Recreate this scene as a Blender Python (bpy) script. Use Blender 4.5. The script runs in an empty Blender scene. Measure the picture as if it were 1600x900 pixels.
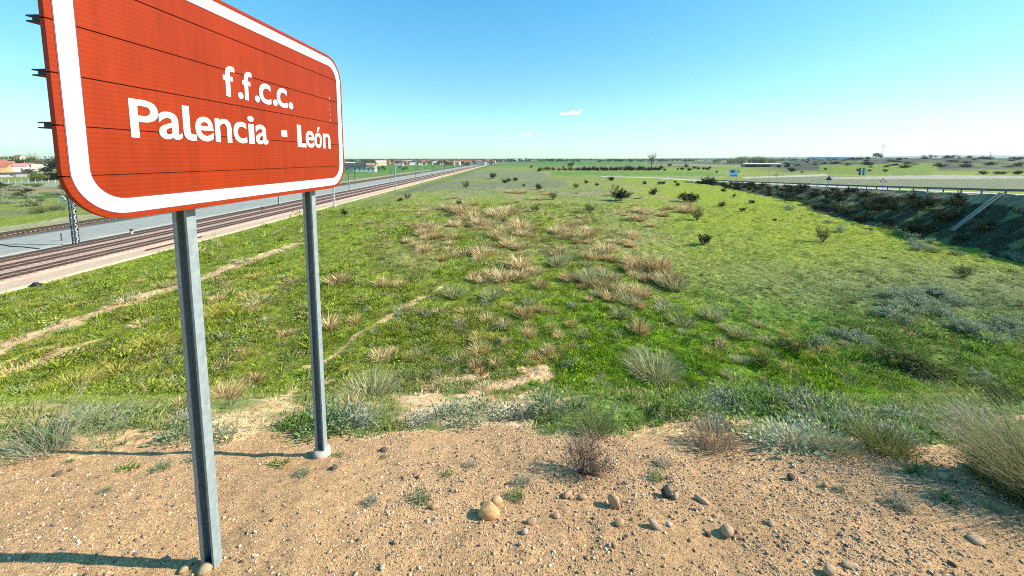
import bpy, math, random
import numpy as np
from mathutils import Vector, Matrix

# ------------------------------------------------------------------ camera, sky, sun, exposure
S = bpy.context.scene
COL = S.collection
R = math.radians
EYE = 1.7; PITCH = R(5.15); FPX = 577.0; CX = 800.0; CY = 300.0
cam = bpy.data.cameras.new("camera"); camo = bpy.data.objects.new("camera", cam); COL.objects.link(camo)
S.camera = camo
camo.location = (0, 0, EYE); camo.rotation_euler = (R(90) - PITCH, 0, 0)
cam.sensor_width = 36; cam.lens = FPX / 1600 * 36; cam.shift_y = -150 / 1600
cam.clip_start = 0.05; cam.clip_end = 40000

SUN_EL = R(32); SUN_AZ = R(91)          # azimuth clockwise from +Y: the sun stands off to the right
w = bpy.data.worlds.new("World"); S.world = w; w.use_nodes = True
nt = w.node_tree; bg = nt.nodes['Background']
sky = nt.nodes.new('ShaderNodeTexSky'); sky.sky_type = 'NISHITA'; sky.sun_disc = False
sky.sun_elevation = SUN_EL; sky.sun_rotation = SUN_AZ
sky.altitude = 0; sky.air_density = 1.0; sky.dust_density = 0.25; sky.ozone_density = 1.2
hs = nt.nodes.new('ShaderNodeHueSaturation'); hs.inputs['Saturation'].default_value = 1.5
mu = nt.nodes.new('ShaderNodeVectorMath'); mu.operation = 'MULTIPLY'; mu.inputs[1].default_value = (.054, .098, .106)
gm = nt.nodes.new('ShaderNodeGamma'); gm.inputs['Gamma'].default_value = .62
m2 = nt.nodes.new('ShaderNodeVectorMath'); m2.operation = 'SCALE'; m2.inputs['Scale'].default_value = 7.6
nt.links.new(mu.outputs[0], gm.inputs['Color']); nt.links.new(gm.outputs[0], m2.inputs[0])
nt.links.new(sky.outputs[0], hs.inputs['Color']); nt.links.new(hs.outputs[0], mu.inputs[0]); nt.links.new(m2.outputs[0], bg.inputs['Color'])
bg.inputs['Strength'].default_value = 0.12
sl = bpy.data.lights.new("sun", 'SUN'); slo = bpy.data.objects.new("sun", sl); COL.objects.link(slo)
sl.energy = 4.8; sl.angle = R(0.5); sl.color = (1.0, 0.94, 0.84)
sd = Vector((math.sin(SUN_AZ) * math.cos(SUN_EL), math.cos(SUN_AZ) * math.cos(SUN_EL), math.sin(SUN_EL)))
slo.rotation_euler = sd.to_track_quat('Z', 'Y').to_euler()
S.view_settings.view_transform = 'Standard'; S.view_settings.look = 'None'
S.view_settings.exposure = 0.85; S.view_settings.gamma = 1
S.render.engine = 'CYCLES'
S.cycles.use_denoising = False; S.cycles.filter_width = 1.0; S.cycles.max_bounces = 6; S.cycles.diffuse_bounces = 2; S.cycles.transparent_max_bounces = 8; S.cycles.volume_bounces = 0

rng = np.random.default_rng(7); random.seed(7)

# ------------------------------------------------------------------ noise
def _hash(ix, iy, seed):
    h = (ix.astype(np.int64) * 374761393 + iy.astype(np.int64) * 668265263 + seed * 974634777) & 0xFFFFFFFF
    h = ((h ^ (h >> 13)) * 1274126177) & 0xFFFFFFFF
    h = h ^ (h >> 16)
    return (h & 0xFFFF) / 65535.0
def vnoise(x, y, seed=0):
    x = np.asarray(x, float); y = np.asarray(y, float)
    ix = np.floor(x); iy = np.floor(y); fx = x - ix; fy = y - iy
    fx = fx * fx * (3 - 2 * fx); fy = fy * fy * (3 - 2 * fy)
    ix = ix.astype(np.int64); iy = iy.astype(np.int64)
    a = _hash(ix, iy, seed); b = _hash(ix + 1, iy, seed); c = _hash(ix, iy + 1, seed); d = _hash(ix + 1, iy + 1, seed)
    return (a + (b - a) * fx) * (1 - fy) + (c + (d - c) * fx) * fy
def fbm(x, y, seed=0, o=4):
    s = 0; a = 0.5; t = 0
    for k in range(o):
        s = s + a * vnoise(x * 2 ** k + 17.3 * k, y * 2 ** k - 9.1 * k, seed + k); t += a; a *= 0.5
    return s / t
def sstep(a, b, x):
    t = np.clip((x - a) / (b - a), 0, 1); return t * t * (3 - 2 * t)

# ------------------------------------------------------------------ lie of the land
ZF = -8.8; ZR = -10.3
PY = np.array([-12, 1.2, 1.6, 1.9, 2.2, 2.6, 3.0, 3.4]); PZ = np.array([.03, 0, -.04, -.11, -.21, -.34, -.52, -.76])
GUARD = np.array([[64, 8, .2], [63, 25, -1.4], [62, 40, -2.45], [64, 48, -3.0], [71.5, 65, -4.0], [80.6, 88, -5.3], [86, 117, -6.6], [88, 143, -7.7], [86, 166, -8.5], [76, 196, -8.72], [50, 215, -8.75]], float)
def poly_near(x, y, P):
    best = np.full(np.shape(x), 1e9); bz = np.zeros(np.shape(x)); side = np.zeros(np.shape(x))
    for k in range(len(P) - 1):
        a = P[k]; b = P[k + 1]; dx, dy = b[0] - a[0], b[1] - a[1]; L2 = dx * dx + dy * dy
        t = np.clip(((x - a[0]) * dx + (y - a[1]) * dy) / L2, 0, 1)
        qx = a[0] + t * dx; qy = a[1] + t * dy
        d = np.hypot(x - qx, y - qy); m = d < best
        best = np.where(m, d, best)
        if P.shape[1] > 2: bz = np.where(m, a[2] + t * (b[2] - a[2]), bz)
        side = np.where(m, np.sign(dx * (y - a[1]) - dy * (x - a[0])), side)
    return best, bz, side
def crest_shift(x):
    return 0.10 * (fbm(x * .6, x * 0 + 3, 21, 2) - .5) * 2 + 0.0 * x
def height(x, y, fine=True):
    x = np.asarray(x, float); y = np.asarray(y, float)
    base = ZF + (ZR - ZF) * sstep(-28, -43.5, x) * 1.0
    # rise far off to the right, low hills on the skyline
    rise = 10.5 * sstep(300, 560, y) * sstep(.62, 1.05, x / np.maximum(y, 1)) * (1 - sstep(900, 1500, y) * .6)
    rise = rise + (fbm(x / 60, y / 90, 5, 3) - .5) * 5 * sstep(180, 420, y) * sstep(.45, .8, x / np.maximum(y, 1))
    hill = (60 + 60 * (fbm(x / 1500, y / 2500, 9, 3) - .3)) * sstep(4500, 8200, y) * (.15 + .85 * sstep(.2, 1.2, x / np.maximum(y, 1)))
    base = base + rise + hill + (fbm(x / 350, y / 350, 11, 2) - .5) * 4 * sstep(600, 1600, y)
    yy = y + crest_shift(x)
    emb = np.where(yy < 3.4, np.interp(yy, PY, PZ), -.76 - (yy - 3.4) * .66)
    emb = emb - 14 * sstep(-40, -50, x)
    k = .5
    h = np.maximum(base, emb) + k * .35 * np.exp(-np.abs(base - emb) / k) * sstep(6, 10, y)
    d, rz, sd_ = poly_near(x, y, GUARD)
    # left of the rail (side > 0): bank falling to the field; right: road, then gentle fall
    wid = np.interp(y, [30, 50, 80, 120, 170], [9, 10, 12, 11, 6])
    fl = np.where(sd_ > 0, np.maximum(0, d - .9) * np.where(y > 30, np.maximum((rz - ZF) / wid * 1.12, .2), .5), np.maximum(0, d - 12) * .12)
    near_ok = (y > 4) | (x > 30)
    rd = rz - fl
    h = np.where(near_ok, np.maximum(h, rd), h)
    if fine:
        rail = sstep(-46, -44.5, x) + sstep(-62.0, -61.5, -x) * 0
        flat = 1 - sstep(-43.5, -45.5, x) * (1 - sstep(-78, -81, x))
        onroad = (sd_ < 0) & (d < 12.5)
        veg = sstep(2.5, 3.3, yy) * flat * np.where(onroad, 0, 1)
        near = 1 - sstep(300, 900, y)
        h = h + veg * near * ((fbm(x / 4, y / 4, 31, 3) - .5) * .35 + (fbm(x / .8, y / .8, 32, 3) - .5) * .26 * (1 - sstep(60, 160, y)))
        h = h + veg * sstep(40, 120, y) * near * (fbm(x / 3, y / 3, 35, 3) - .5) * .35
        # tumbled dark bank under the guard rail
        bank = (sd_ > 0) * (d < wid + 2) * (y > 30)
        h = h + bank * (fbm(x / 2, y / 2, 33, 3) - .5) * .8 * sstep(1, 4, d)
        g = (1 - sstep(2.6, 3.4, yy)) * (np.abs(x) < 30)
        h = h + g * ((fbm(x / .5, y / .5, 41, 3) - .5) * .035 + (fbm(x / .07, y / .07, 42, 2) - .5) * .018)
    return h
def proj(x, y, z):
    d = y * math.cos(PITCH) - (z - EYE) * math.sin(PITCH)
    v = y * math.sin(PITCH) + (z - EYE) * math.cos(PITCH)
    return CX + FPX * x / d, CY - FPX * v / d
def at(px, py):
    """where the line of sight through a point of the survey photo meets the land"""
    u = (px - CX) / FPX; v = (py - CY) / FPX
    D = np.array([u, math.cos(PITCH) - v * math.sin(PITCH), -math.sin(PITCH) - v * math.cos(PITCH)])
    ts = np.geomspace(.8, 9000, 1400)
    g = EYE + D[2] * ts - height(D[0] * ts, D[1] * ts)
    k = int(np.argmax(g < 0)) or len(ts) - 1
    lo, hi = ts[k - 1], ts[k]
    for _ in range(18):
        m = .5 * (lo + hi)
        if EYE + D[2] * m - float(height(D[0] * m, D[1] * m)) < 0: hi = m
        else: lo = m
    return float(D[0] * hi), float(D[1] * hi), float(height(D[0] * hi, D[1] * hi))
def flat_at(px, py, z=ZF):
    u = (px - CX) / FPX; v = (py - CY) / FPX
    D = (u, math.cos(PITCH) - v * math.sin(PITCH), -math.sin(PITCH) - v * math.cos(PITCH))
    t = (z - EYE) / D[2]; return D[0] * t, D[1] * t
def mpp(y): return y / FPX          # metres per survey pixel at distance y

# ------------------------------------------------------------------ materials
def mat(name, col, rough=.8, metal=0, spec=.3):
    m = bpy.data.materials.new(name); m.use_nodes = True
    b = m.node_tree.nodes['Principled BSDF']
    b.inputs['Base Color'].default_value = (*col, 1); b.inputs['Roughness'].default_value = rough
    b.inputs['Metallic'].default_value = metal; b.inputs['Specular IOR Level'].default_value = spec
    return m
def N(m, t, **k):
    n = m.node_tree.nodes.new(t)
    for a, v in k.items(): setattr(n, a, v)
    return n
def noisy(name, c1, c2, scale=5, rough=.85, bump=0, bscale=20, metal=0, detail=5, spec=.3):
    m = mat(name, c1, rough, metal, spec); L = m.node_tree.links; b = m.node_tree.nodes['Principled BSDF']
    tc = N(m, 'ShaderNodeTexCoord'); no = N(m, 'ShaderNodeTexNoise'); no.inputs['Scale'].default_value = scale; no.inputs['Detail'].default_value = detail
    mp = N(m, 'ShaderNodeMapRange'); mp.inputs[1].default_value = .35; mp.inputs[2].default_value = .65
    mx = N(m, 'ShaderNodeMix', data_type='RGBA'); mx.inputs[6].default_value = (*c1, 1); mx.inputs[7].default_value = (*c2, 1)
    L.new(tc.outputs['Object'], no.inputs['Vector']); L.new(no.outputs['Fac'], mp.inputs[0]); L.new(mp.outputs[0], mx.inputs[0]); L.new(mx.outputs[2], b.inputs['Base Color'])
    if bump:
        n2 = N(m, 'ShaderNodeTexNoise'); n2.inputs['Scale'].default_value = bscale; n2.inputs['Detail'].default_value = 6
        bp = N(m, 'ShaderNodeBump'); bp.inputs['Strength'].default_value = 1; bp.inputs['Distance'].default_value = bump
        L.new(tc.outputs['Object'], n2.inputs['Vector']); L.new(n2.outputs['Fac'], bp.inputs['Height']); L.new(bp.outputs[0], b.inputs['Normal'])
    return m
def terrain_mat(name, layers, bumps, rough=.95):
    """vertex colour 'col' varied by fine noise, plus bumps [(scale, distance)]"""
    m = mat(name, (.3, .3, .1), rough, 0, .15); L = m.node_tree.links; b = m.node_tree.nodes['Principled BSDF']
    at_ = N(m, 'ShaderNodeAttribute', attribute_name='col'); tc = N(m, 'ShaderNodeTexCoord')
    cur = at_.outputs['Color']
    for (sc, lo, hi) in layers:
        no = N(m, 'ShaderNodeTexNoise'); no.inputs['Scale'].default_value = sc; no.inputs['Detail'].default_value = 4; no.inputs['Roughness'].default_value = .65
        mp = N(m, 'ShaderNodeMapRange'); mp.inputs[1].default_value = .3; mp.inputs[2].default_value = .7; mp.inputs[3].default_value = lo; mp.inputs[4].default_value = hi
        vm = N(m, 'ShaderNodeVectorMath', operation='SCALE')
        L.new(tc.outputs['Object'], no.inputs['Vector']); L.new(no.outputs['Fac'], mp.inputs[0]); L.new(cur, vm.inputs[0]); L.new(mp.outputs[0], vm.inputs['Scale']); cur = vm.outputs[0]
    L.new(cur, b.inputs['Base Color'])
    prev = None
    for (sc, di) in bumps:
        no = N(m, 'ShaderNodeTexNoise'); no.inputs['Scale'].default_value = sc; no.inputs['Detail'].default_value = 5; no.inputs['Roughness'].default_value = .6
        bp = N(m, 'ShaderNodeBump'); bp.inputs['Distance'].default_value = di; bp.inputs['Strength'].default_value = 1
        L.new(tc.outputs['Object'], no.inputs['Vector']); L.new(no.outputs['Fac'], bp.inputs['Height'])
        if prev: L.new(prev, bp.inputs['Normal'])
        prev = bp.outputs[0]
    L.new(prev, b.inputs['Normal'])
    return m
def leaf_mat(name, c1, c2, attr=None, trans=.25, rough=.75, use_v=True):
    """foliage: random per copy between c1 and c2 (or the instance colour), lighter toward the blade tip only by its own 'v' tint"""
    m = bpy.data.materials.new(name); m.use_nodes = True; t = m.node_tree; L = t.links
    for n in list(t.nodes): t.nodes.remove(n)
    out = N(m, 'ShaderNodeOutputMaterial'); d = N(m, 'ShaderNodeBsdfPrincipled'); d.inputs['Roughness'].default_value = rough; d.inputs['Specular IOR Level'].default_value = .15
    tr = N(m, 'ShaderNodeBsdfTranslucent'); ms = N(m, 'ShaderNodeMixShader'); ms.inputs[0].default_value = trans
    if attr:
        a = N(m, 'ShaderNodeAttribute', attribute_name=attr, attribute_type='INSTANCER'); c = a.outputs['Color']
    else:
        oi = N(m, 'ShaderNodeObjectInfo'); mx = N(m, 'ShaderNodeMix', data_type='RGBA'); mx.inputs[6].default_value = (*c1, 1); mx.inputs[7].default_value = (*c2, 1)
        L.new(oi.outputs['Random'], mx.inputs[0]); c = mx.outputs[2]
    if use_v:
        va = N(m, 'ShaderNodeAttribute', attribute_name='v'); vm = N(m, 'ShaderNodeVectorMath', operation='MULTIPLY')
        L.new(c, vm.inputs[0]); L.new(va.outputs['Color'], vm.inputs[1]); c = vm.outputs[0]
    L.new(c, d.inputs['Base Color']); L.new(c, tr.inputs['Color'])
    L.new(d.outputs[0], ms.inputs[1]); L.new(tr.outputs[0], ms.inputs[2]); L.new(ms.outputs[0], out.inputs['Surface'])
    return m

# ------------------------------------------------------------------ mesh helpers
def mesh_np(name, V, F, mt=None, smooth=False, colors=None, cname='col'):
    me = bpy.data.meshes.new(name)
    V = np.asarray(V, np.float32); F = np.asarray(F, np.int32)
    me.vertices.add(len(V)); me.vertices.foreach_set('co', V.ravel())
    n, k = F.shape
    me.loops.add(n * k); me.loops.foreach_set('vertex_index', F.ravel())
    me.polygons.add(n); me.polygons.foreach_set('loop_start', np.arange(0, n * k, k, dtype=np.int32)); me.polygons.foreach_set('loop_total', np.full(n, k, np.int32))
    if smooth: me.polygons.foreach_set('use_smooth', np.ones(n, bool))
    me.update(calc_edges=True)
    if colors is not None:
        a = me.color_attributes.new(cname, 'FLOAT_COLOR', 'POINT')
        c = np.ones((len(V), 4), np.float32); c[:, :3] = colors; a.data.foreach_set('color', c.ravel())
    if mt: me.materials.append(mt)
    return me
class MB:
    def __init__(s): s.v = []; s.f = []; s.sm = []
    def add(s, vs, fs): b = len(s.v); s.v += [tuple(v) for v in vs]; s.f += [tuple(b + i for i in f) for f in fs]
    def box(s, a, b):
        x0, y0, z0 = a; x1, y1, z1 = b
        s.add([(x0, y0, z0), (x1, y0, z0), (x1, y1, z0), (x0, y1, z0), (x0, y0, z1), (x1, y0, z1), (x1, y1, z1), (x0, y1, z1)],
              [(0, 3, 2, 1), (4, 5, 6, 7), (0, 1, 5, 4), (1, 2, 6, 5), (2, 3, 7, 6), (3, 0, 4, 7)])
    def bar(s, a, b, w_, h_=None):
        a = Vector(a); b = Vector(b); d = (b - a).normalized(); h_ = h_ or w_
        up = Vector((0, 0, 1)) if abs(d.z) < .95 else Vector((0, 1, 0))
        x = d.cross(up).normalized() * w_ / 2; y = x.normalized().cross(d) * h_ / 2
        s.add([a - x - y, a + x - y, a + x + y, a - x + y, b - x - y, b + x - y, b + x + y, b - x + y],
              [(0, 3, 2, 1), (4, 5, 6, 7), (0, 1, 5, 4), (1, 2, 6, 5), (2, 3, 7, 6), (3, 0, 4, 7)])
    def tube(s, pts, rads, n=6, cap=True):
        rings = []
        for i, p in enumerate(pts):
            p = Vector(p); q = Vector(pts[min(i + 1, len(pts) - 1)]) - Vector(pts[max(i - 1, 0)]); q.normalize()
            up = Vector((0, 0, 1)) if abs(q.z) < .9 else Vector((1, 0, 0))
            x = q.cross(up).normalized(); y = x.cross(q)
            rings.append([p + (x * math.cos(2 * math.pi * k / n) + y * math.sin(2 * math.pi * k / n)) * rads[i] for k in range(n)])
        b = len(s.v)
        for r_ in rings: s.v += [tuple(v) for v in r_]
        for i in range(len(rings) - 1):
            for k in range(n):
                s.f.append((b + i * n + k, b + i * n + (k + 1) % n, b + (i + 1) * n + (k + 1) % n, b + (i + 1) * n + k))
        if cap: s.f.append(tuple(b + k for k in range(n))[::-1]); s.f.append(tuple(b + (len(rings) - 1) * n + k for k in range(n)))
    def build(s, name, mt, parent=None, smooth=False, bevel=0):
        me = bpy.data.meshes.new(name); me.from_pydata(s.v, [], s.f); me.materials.append(mt)
        if smooth: me.polygons.foreach_set('use_smooth', [True] * len(me.polygons))
        o = bpy.data.objects.new(name, me); COL.objects.link(o)
        if parent: o.parent = parent
        if bevel:
            md = o.modifiers.new('bevel', 'BEVEL'); md.width = bevel; md.segments = 2; md.limit_method = 'ANGLE'
        return o
def link(name, me, loc=(0, 0, 0), rz=0, sc=1, parent=None):
    o = bpy.data.objects.new(name, me); COL.objects.link(o); o.location = loc; o.rotation_euler = (0, 0, rz)
    o.scale = (sc, sc, sc) if not hasattr(sc, '__len__') else sc
    if parent: o.parent = parent
    return o
def tag(o, label=None, cat=None, group=None, kind=None):
    if label: o['label'] = label
    if cat: o['category'] = cat
    if group: o['group'] = group
    if kind: o['kind'] = kind
    return o
def empty(name, loc=(0, 0, 0), rz=0):
    o = bpy.data.objects.new(name, None); COL.objects.link(o); o.location = loc; o.rotation_euler = (0, 0, rz); o.empty_display_size = .2
    return o
def copy_tree(o, parent=None):
    c = o.copy(); COL.objects.link(c)
    if parent: c.parent = parent
    for ch in o.children: copy_tree(ch, c)
    return c

# ------------------------------------------------------------------ ground colours
LUSH = np.array([.165, .28, .006]); YELG = np.array([.25, .29, .022]); OLIVE = np.array([.235, .25, .05]); GREY = np.array([.22, .23, .15])
TAN = np.array([.52, .37, .20]); DIRT = np.array([.70, .45, .24]); GRAVEL = np.array([.82, .475, .225]); SCRUB = np.array([.045, .055, .028])
def W(pts, z=None): return np.array([at(*p)[:2] for p in pts])
PATHS = [  # (survey points, width m, strength)
    (W([(-60, 566), (0, 545), (60, 522), (110, 505), (150, 489), (205, 468), (270, 448), (350, 421), (465, 381)]), .85, 1.0),
    (W([(-40, 606), (0, 590), (50, 572), (110, 545), (150, 532)]), .45, .8),
    (W([(-40, 582), (0, 570), (40, 556), (70, 545)]), .35, .8),
    (W([(340, 664), (400, 625), (460, 585), (520, 558), (560, 522), (610, 492), (650, 470), (705, 440)]), .24, .9),
    (W([(370, 672), (415, 642), (455, 615), (520, 592), (572, 558)]), .22, .9),
    (W([(652, 634), (672, 608), (705, 594), (755, 585)]), .42, 1),
    (W([(700, 640), (745, 612), (800, 598), (850, 590)]), .55, 1),
    (W([(735, 655), (780, 634), (830, 612), (860, 604)]), .40, 1),
    (W([(770, 668), (800, 648), (850, 632)]), .3, 1),
    (W([(805, 578), (850, 574)]), .3, 1),
    (W([(395, 672), (440, 652), (470, 640)]), .2, .8),
    (W([(640, 655), (662, 645), (690, 640)]), .14, .7),
]
def in_poly(px, py, P):
    c = np.zeros(np.shape(px), bool); n = len(P)
    for i in range(n):
        x0, y0 = P[i]; x1, y1 = P[(i + 1) % n]
        cond = ((y0 > py) != (y1 > py)) & (px < (x1 - x0) * (py - y0) / (y1 - y0 + 1e-12) + x0)
        c ^= cond
    return c
def plots(pts, z=ZF): return [flat_at(*p, z=z) for p in pts]
FAR = [  # far plots of land: (outline on the plain, colour, ragged edge m)
    (plots([(815, 268), (1180, 270), (1100, 281), (815, 272)]), (.26, .28, .10), 8),      # pale stubble strip behind the bushes
    (plots([(700, 266), (850, 268), (860, 280), (700, 280)]), (.21, .22, .11), 22),
    (plots([(640, 283), (880, 283), (880, 292), (620, 300)]), (.20, .21, .10), 18),
    (plots([(1110, 284), (1180, 277), (1200, 272), (1290, 271), (1310, 276), (1700, 278), (1700, 300), (1105, 287)]), (.21, .21, .11), 6),
    (plots([(1160, 277), (1290, 271), (1296, 275), (1160, 279)]), (.46, .40, .29), 2),
    (plots([(1300, 277), (1460, 273), (1600, 275), (1600, 279), (1300, 280)]), (.40, .35, .26), 2),
    (plots([(1280, 262), (1470, 262), (1450, 274), (1280, 271)]), (.17, .22, .03), 5),
    (plots([(840, 252.2), (1010, 252), (1010, 255), (840, 256)]), (.09, .21, .04), 10),
    (plots([(860, 268), (1100, 268), (1150, 275), (860, 274)]), (.15, .24, .04), 8),
]
FARL = [
    (plots([(530, 262), (760, 256), (735, 262), (530, 274)], ZR), (.10, .22, .03), 8),
    (plots([(-100, 286), (120, 282), (300, 276), (300, 290), (-100, 296)], ZR), (.30, .31, .18), 4),
    (plots([(-100, 296), (300, 290), (300, 296), (-100, 305)], ZR), (.30, .22, .10), 4),
    (plots([(-100, 305), (300, 296), (300, 302), (-100, 316)], ZR), (.10, .13, .03), 4),
    (plots([(530, 276), (700, 262), (700, 264), (530, 290)], ZR), (.16, .22, .06), 5),
]
def ground_col(x, y):
    x = np.asarray(x, float); y = np.asarray(y, float); sh = x.shape
    c = np.zeros(sh + (3,))
    u = x / np.maximum(y, .5)
    n1 = fbm(x / 7, y / 7, 51, 4)[..., None]; n2 = fbm(x / 1.5, y / 1.5, 52, 3)[..., None]; n3 = fbm(x / 22, y / 30, 53, 3)[..., None]
    lush = (sstep(34, 20, y) * sstep(-.15, .35, u) + .25)[..., None]
    c = OLIVE * (1 - n1) + YELG * n1
    c = c + (LUSH - c) * np.clip(lush * (.35 + .9 * n2), 0, 1)
    yg = (sstep(24, 42, y) * (1 - sstep(150, 260, y)) * sstep(.1, .45, u))[..., None]
    c = c + (YELG * 1.1 - c) * np.clip(yg * .85, 0, 1)
    c = c + (GREY * .8 - c) * np.clip((n3 - .55) * 4, 0, 1) * .6 * (1 - .7 * yg)
    # greyer, drier further off and to the left
    dry = (sstep(60, 130, y) * (1 - sstep(.25, .5, u)) * .6)[..., None]
    c = c + (np.array([.25, .24, .12]) - c) * dry * np.clip(n1 * 1.6 - .25, 0, 1)
    # tan matted grass in the middle of the field
    tm = sstep(-.55, -.2, u) * (1 - sstep(.35, .55, u)) * sstep(27, 38, y) * (1 - sstep(120, 190, y))
    tn = np.clip((fbm(x / 5, y / 7, 61, 4) - .49) * 9, 0, 1) * tm
    c = c + (TAN * .8 - c) * (tn * .38)[..., None]
    far = sstep(300, 700, y)[..., None]
    band = fbm(x / 160, y / 420, 71, 3)[..., None]
    fc = np.where(band > .53, np.array([.12, .2, .05]), np.where(band > .45, np.array([.24, .23, .13]), np.array([.10, .12, .06])))
    c = c * (1 - far) + fc * far
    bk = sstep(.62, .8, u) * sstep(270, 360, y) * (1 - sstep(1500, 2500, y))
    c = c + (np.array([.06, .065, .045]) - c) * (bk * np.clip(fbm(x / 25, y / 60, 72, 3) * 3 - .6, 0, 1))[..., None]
    hl = sstep(4200, 5200, y)[..., None]; c = c * (1 - hl) + np.array([.10, .13, .09]) * hl
    jx = (fbm(x / 6, y / 6, 81, 3) - .5) * 2; jy = (fbm(x / 6, y / 6, 82, 3) - .5) * 2
    for P, col, rag in FAR:
        m = in_poly(x + jx * rag * .3, y + jy * rag, P) & (x > -40) & (y > 60)
        c[m] = np.array(col) * (.8 + .4 * n2[m])
    for P, col, rag in FARL:
        m = in_poly(x + jx * rag * .3, y + jy * rag, P) & (x < -70)
        c[m] = np.array(col) * (.7 + .6 * n1[m])
    m = (x < -69) & (x > -79) & (y > 20); c[m] = np.array([.20, .115, .075]) * (.7 + .6 * n2[m])
    m = (x < -83 + jx * 1) & (x > -91 + jx * 1) & (y > 20) & (y < 400); c[m] = np.array([.36, .33, .17]) * (.8 + .4 * n1[m])
    # bare paths
    br = fbm(x / .5, y / .5, 91, 3)
    for P, wd, st in PATHS:
        x0, y0 = P.min(0) - 2; x1, y1 = P.max(0) + 2
        m = (x > x0) & (x < x1) & (y > y0) & (y < y1)
        if not m.any(): continue
        d, _, _ = poly_near(x[m], y[m], P)
        k = sstep(wd * 1.1, wd * .5, d + (br[m] - .5) * wd * 2.0) * st * sstep(.28, .42, fbm(x[m] / 1.3, y[m] / 1.3, 92, 2) + (.2 if wd > .4 else 0))
        c[m] = c[m] + (DIRT - c[m]) * k[:, None]
    # bank under the guard rail
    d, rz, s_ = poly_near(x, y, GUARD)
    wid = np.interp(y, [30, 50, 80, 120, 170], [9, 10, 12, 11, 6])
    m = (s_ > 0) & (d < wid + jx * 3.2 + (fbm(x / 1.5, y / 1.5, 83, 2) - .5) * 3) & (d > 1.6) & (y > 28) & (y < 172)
    ol = sstep(.54, .64, fbm(x[m] / 3.0, y[m] / 1.3, 84, 3))[:, None]; c[m] = SCRUB * (.5 + 1.0 * n2[m]) * (1 - ol) + np.array([.19, .20, .08]) * ol  # olive clumps, also painting lit streaks into the dark scrub
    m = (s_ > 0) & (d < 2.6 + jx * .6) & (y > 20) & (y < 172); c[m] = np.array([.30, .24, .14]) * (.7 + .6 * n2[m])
    m = (s_ < 0) & (d < 12) & (d > 8.5) & (y < 190); c[m] = np.array([.34, .30, .2])
    return np.clip(c, .01, .9)
def gravel_edge(x):
    # where the bare gravel of the crest gives way to grass
    return np.interp(x, [-6, -3.4, -1.4, -.6, .8, 1.7, 2.6, 3.4, 8], [2.1, 2.25, 2.5, 2.56, 2.58, 2.48, 2.36, 2.15, 2.0]) + (fbm(x / .35, x * 0, 95, 3) - .5) * .45

# ------------------------------------------------------------------ land sheets
def grid(name, X, Y, mt, mask=None, colfn=None):
    n, m_ = X.shape
    Z = height(X, Y)
    V = np.stack([X, Y, Z], -1).reshape(-1, 3)
    idx = np.arange(n * m_).reshape(n, m_)
    F = np.stack([idx[:-1, :-1], idx[:-1, 1:], idx[1:, 1:], idx[1:, :-1]], -1).reshape(-1, 4)
    col = colfn(X, Y).reshape(-1, 3)
    res = []
    def mk(nm, F_, mt_):
        used = np.unique(F_); rm = np.full(len(V), -1); rm[used] = np.arange(len(used))
        me = mesh_np(nm, V[used], rm[F_], mt_, True, col[used]); o = link(nm, me); tag(o, kind='structure'); return o
    if mask is None: return mk(name, F, mt)
    cx = X[:-1, :-1].reshape(-1); cy = Y[:-1, :-1].reshape(-1); k = mask(cx, cy)
    return mk(name[0], F[k], mt[0]), mk(name[1], F[~k], mt[1])
M_FIELD = terrain_mat('field ground', [(.9, .75, 1.2), (7, .6, 1.35)], [(1.2, .35), (5, .12), (16, .04)])
M_SLOPE = terrain_mat('slope ground', [(3, .7, 1.25), (20, .6, 1.4)], [(6, .05), (30, .015)])
M_GRAV = terrain_mat('orange gravel', [(2.2, .9, 1.1), (30, .75, 1.2), (130, .5, 1.35)], [(26, .022), (90, .018), (220, .008)])
tt = np.linspace(0, 1, 760) ** 1.25
Yr = 1 / (1 / 14 + (1 / 9600 - 1 / 14) * (1 - (1 - tt) ** 1.12) ** .96); Yr[0] = 14
Yr = np.unique(np.concatenate([1 / np.linspace(1 / 14, 1 / 700, 760), np.geomspace(700, 9600, 120)]))
T = np.linspace(-1.95, 1.95, 1150)
Xg = (Yr[:, None] + 8) * T[None, :]; Yg = np.repeat(Yr[:, None], len(T), 1)
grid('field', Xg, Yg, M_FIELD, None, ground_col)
Yn = np.concatenate([np.linspace(-12, 1.0, 50)[:-1], np.linspace(1.0, 3.4, 150)[:-1], np.linspace(3.4, 14, 190)])
s_ = np.linspace(-1, 1, 620); Xn = np.sinh(s_ * 3.6) / math.sinh(3.6) * 43
Xn, Yn = np.meshgrid(Xn, Yn)
def near_col(x, y):
    c = ground_col(x, y); g = y < gravel_edge(x) + .02
    n = fbm(x / .4, y / .4, 96, 3)[..., None]
    c[g] = (GRAVEL * (.88 + .24 * n))[g]
    m = fbm(x / .9, y / .5, 97, 3); k = (sstep(.48, .60, m) * (1 - sstep(2.6, 5.2, y)))[..., None] * (~g)[..., None]
    return c * (1 - k * .8) + GRAVEL * .9 * k * .8
grid(('gravel_verge', 'embankment_slope'), Xn, Yn, (M_GRAV, M_SLOPE), lambda x, y: y < gravel_edge(x), near_col)

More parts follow.
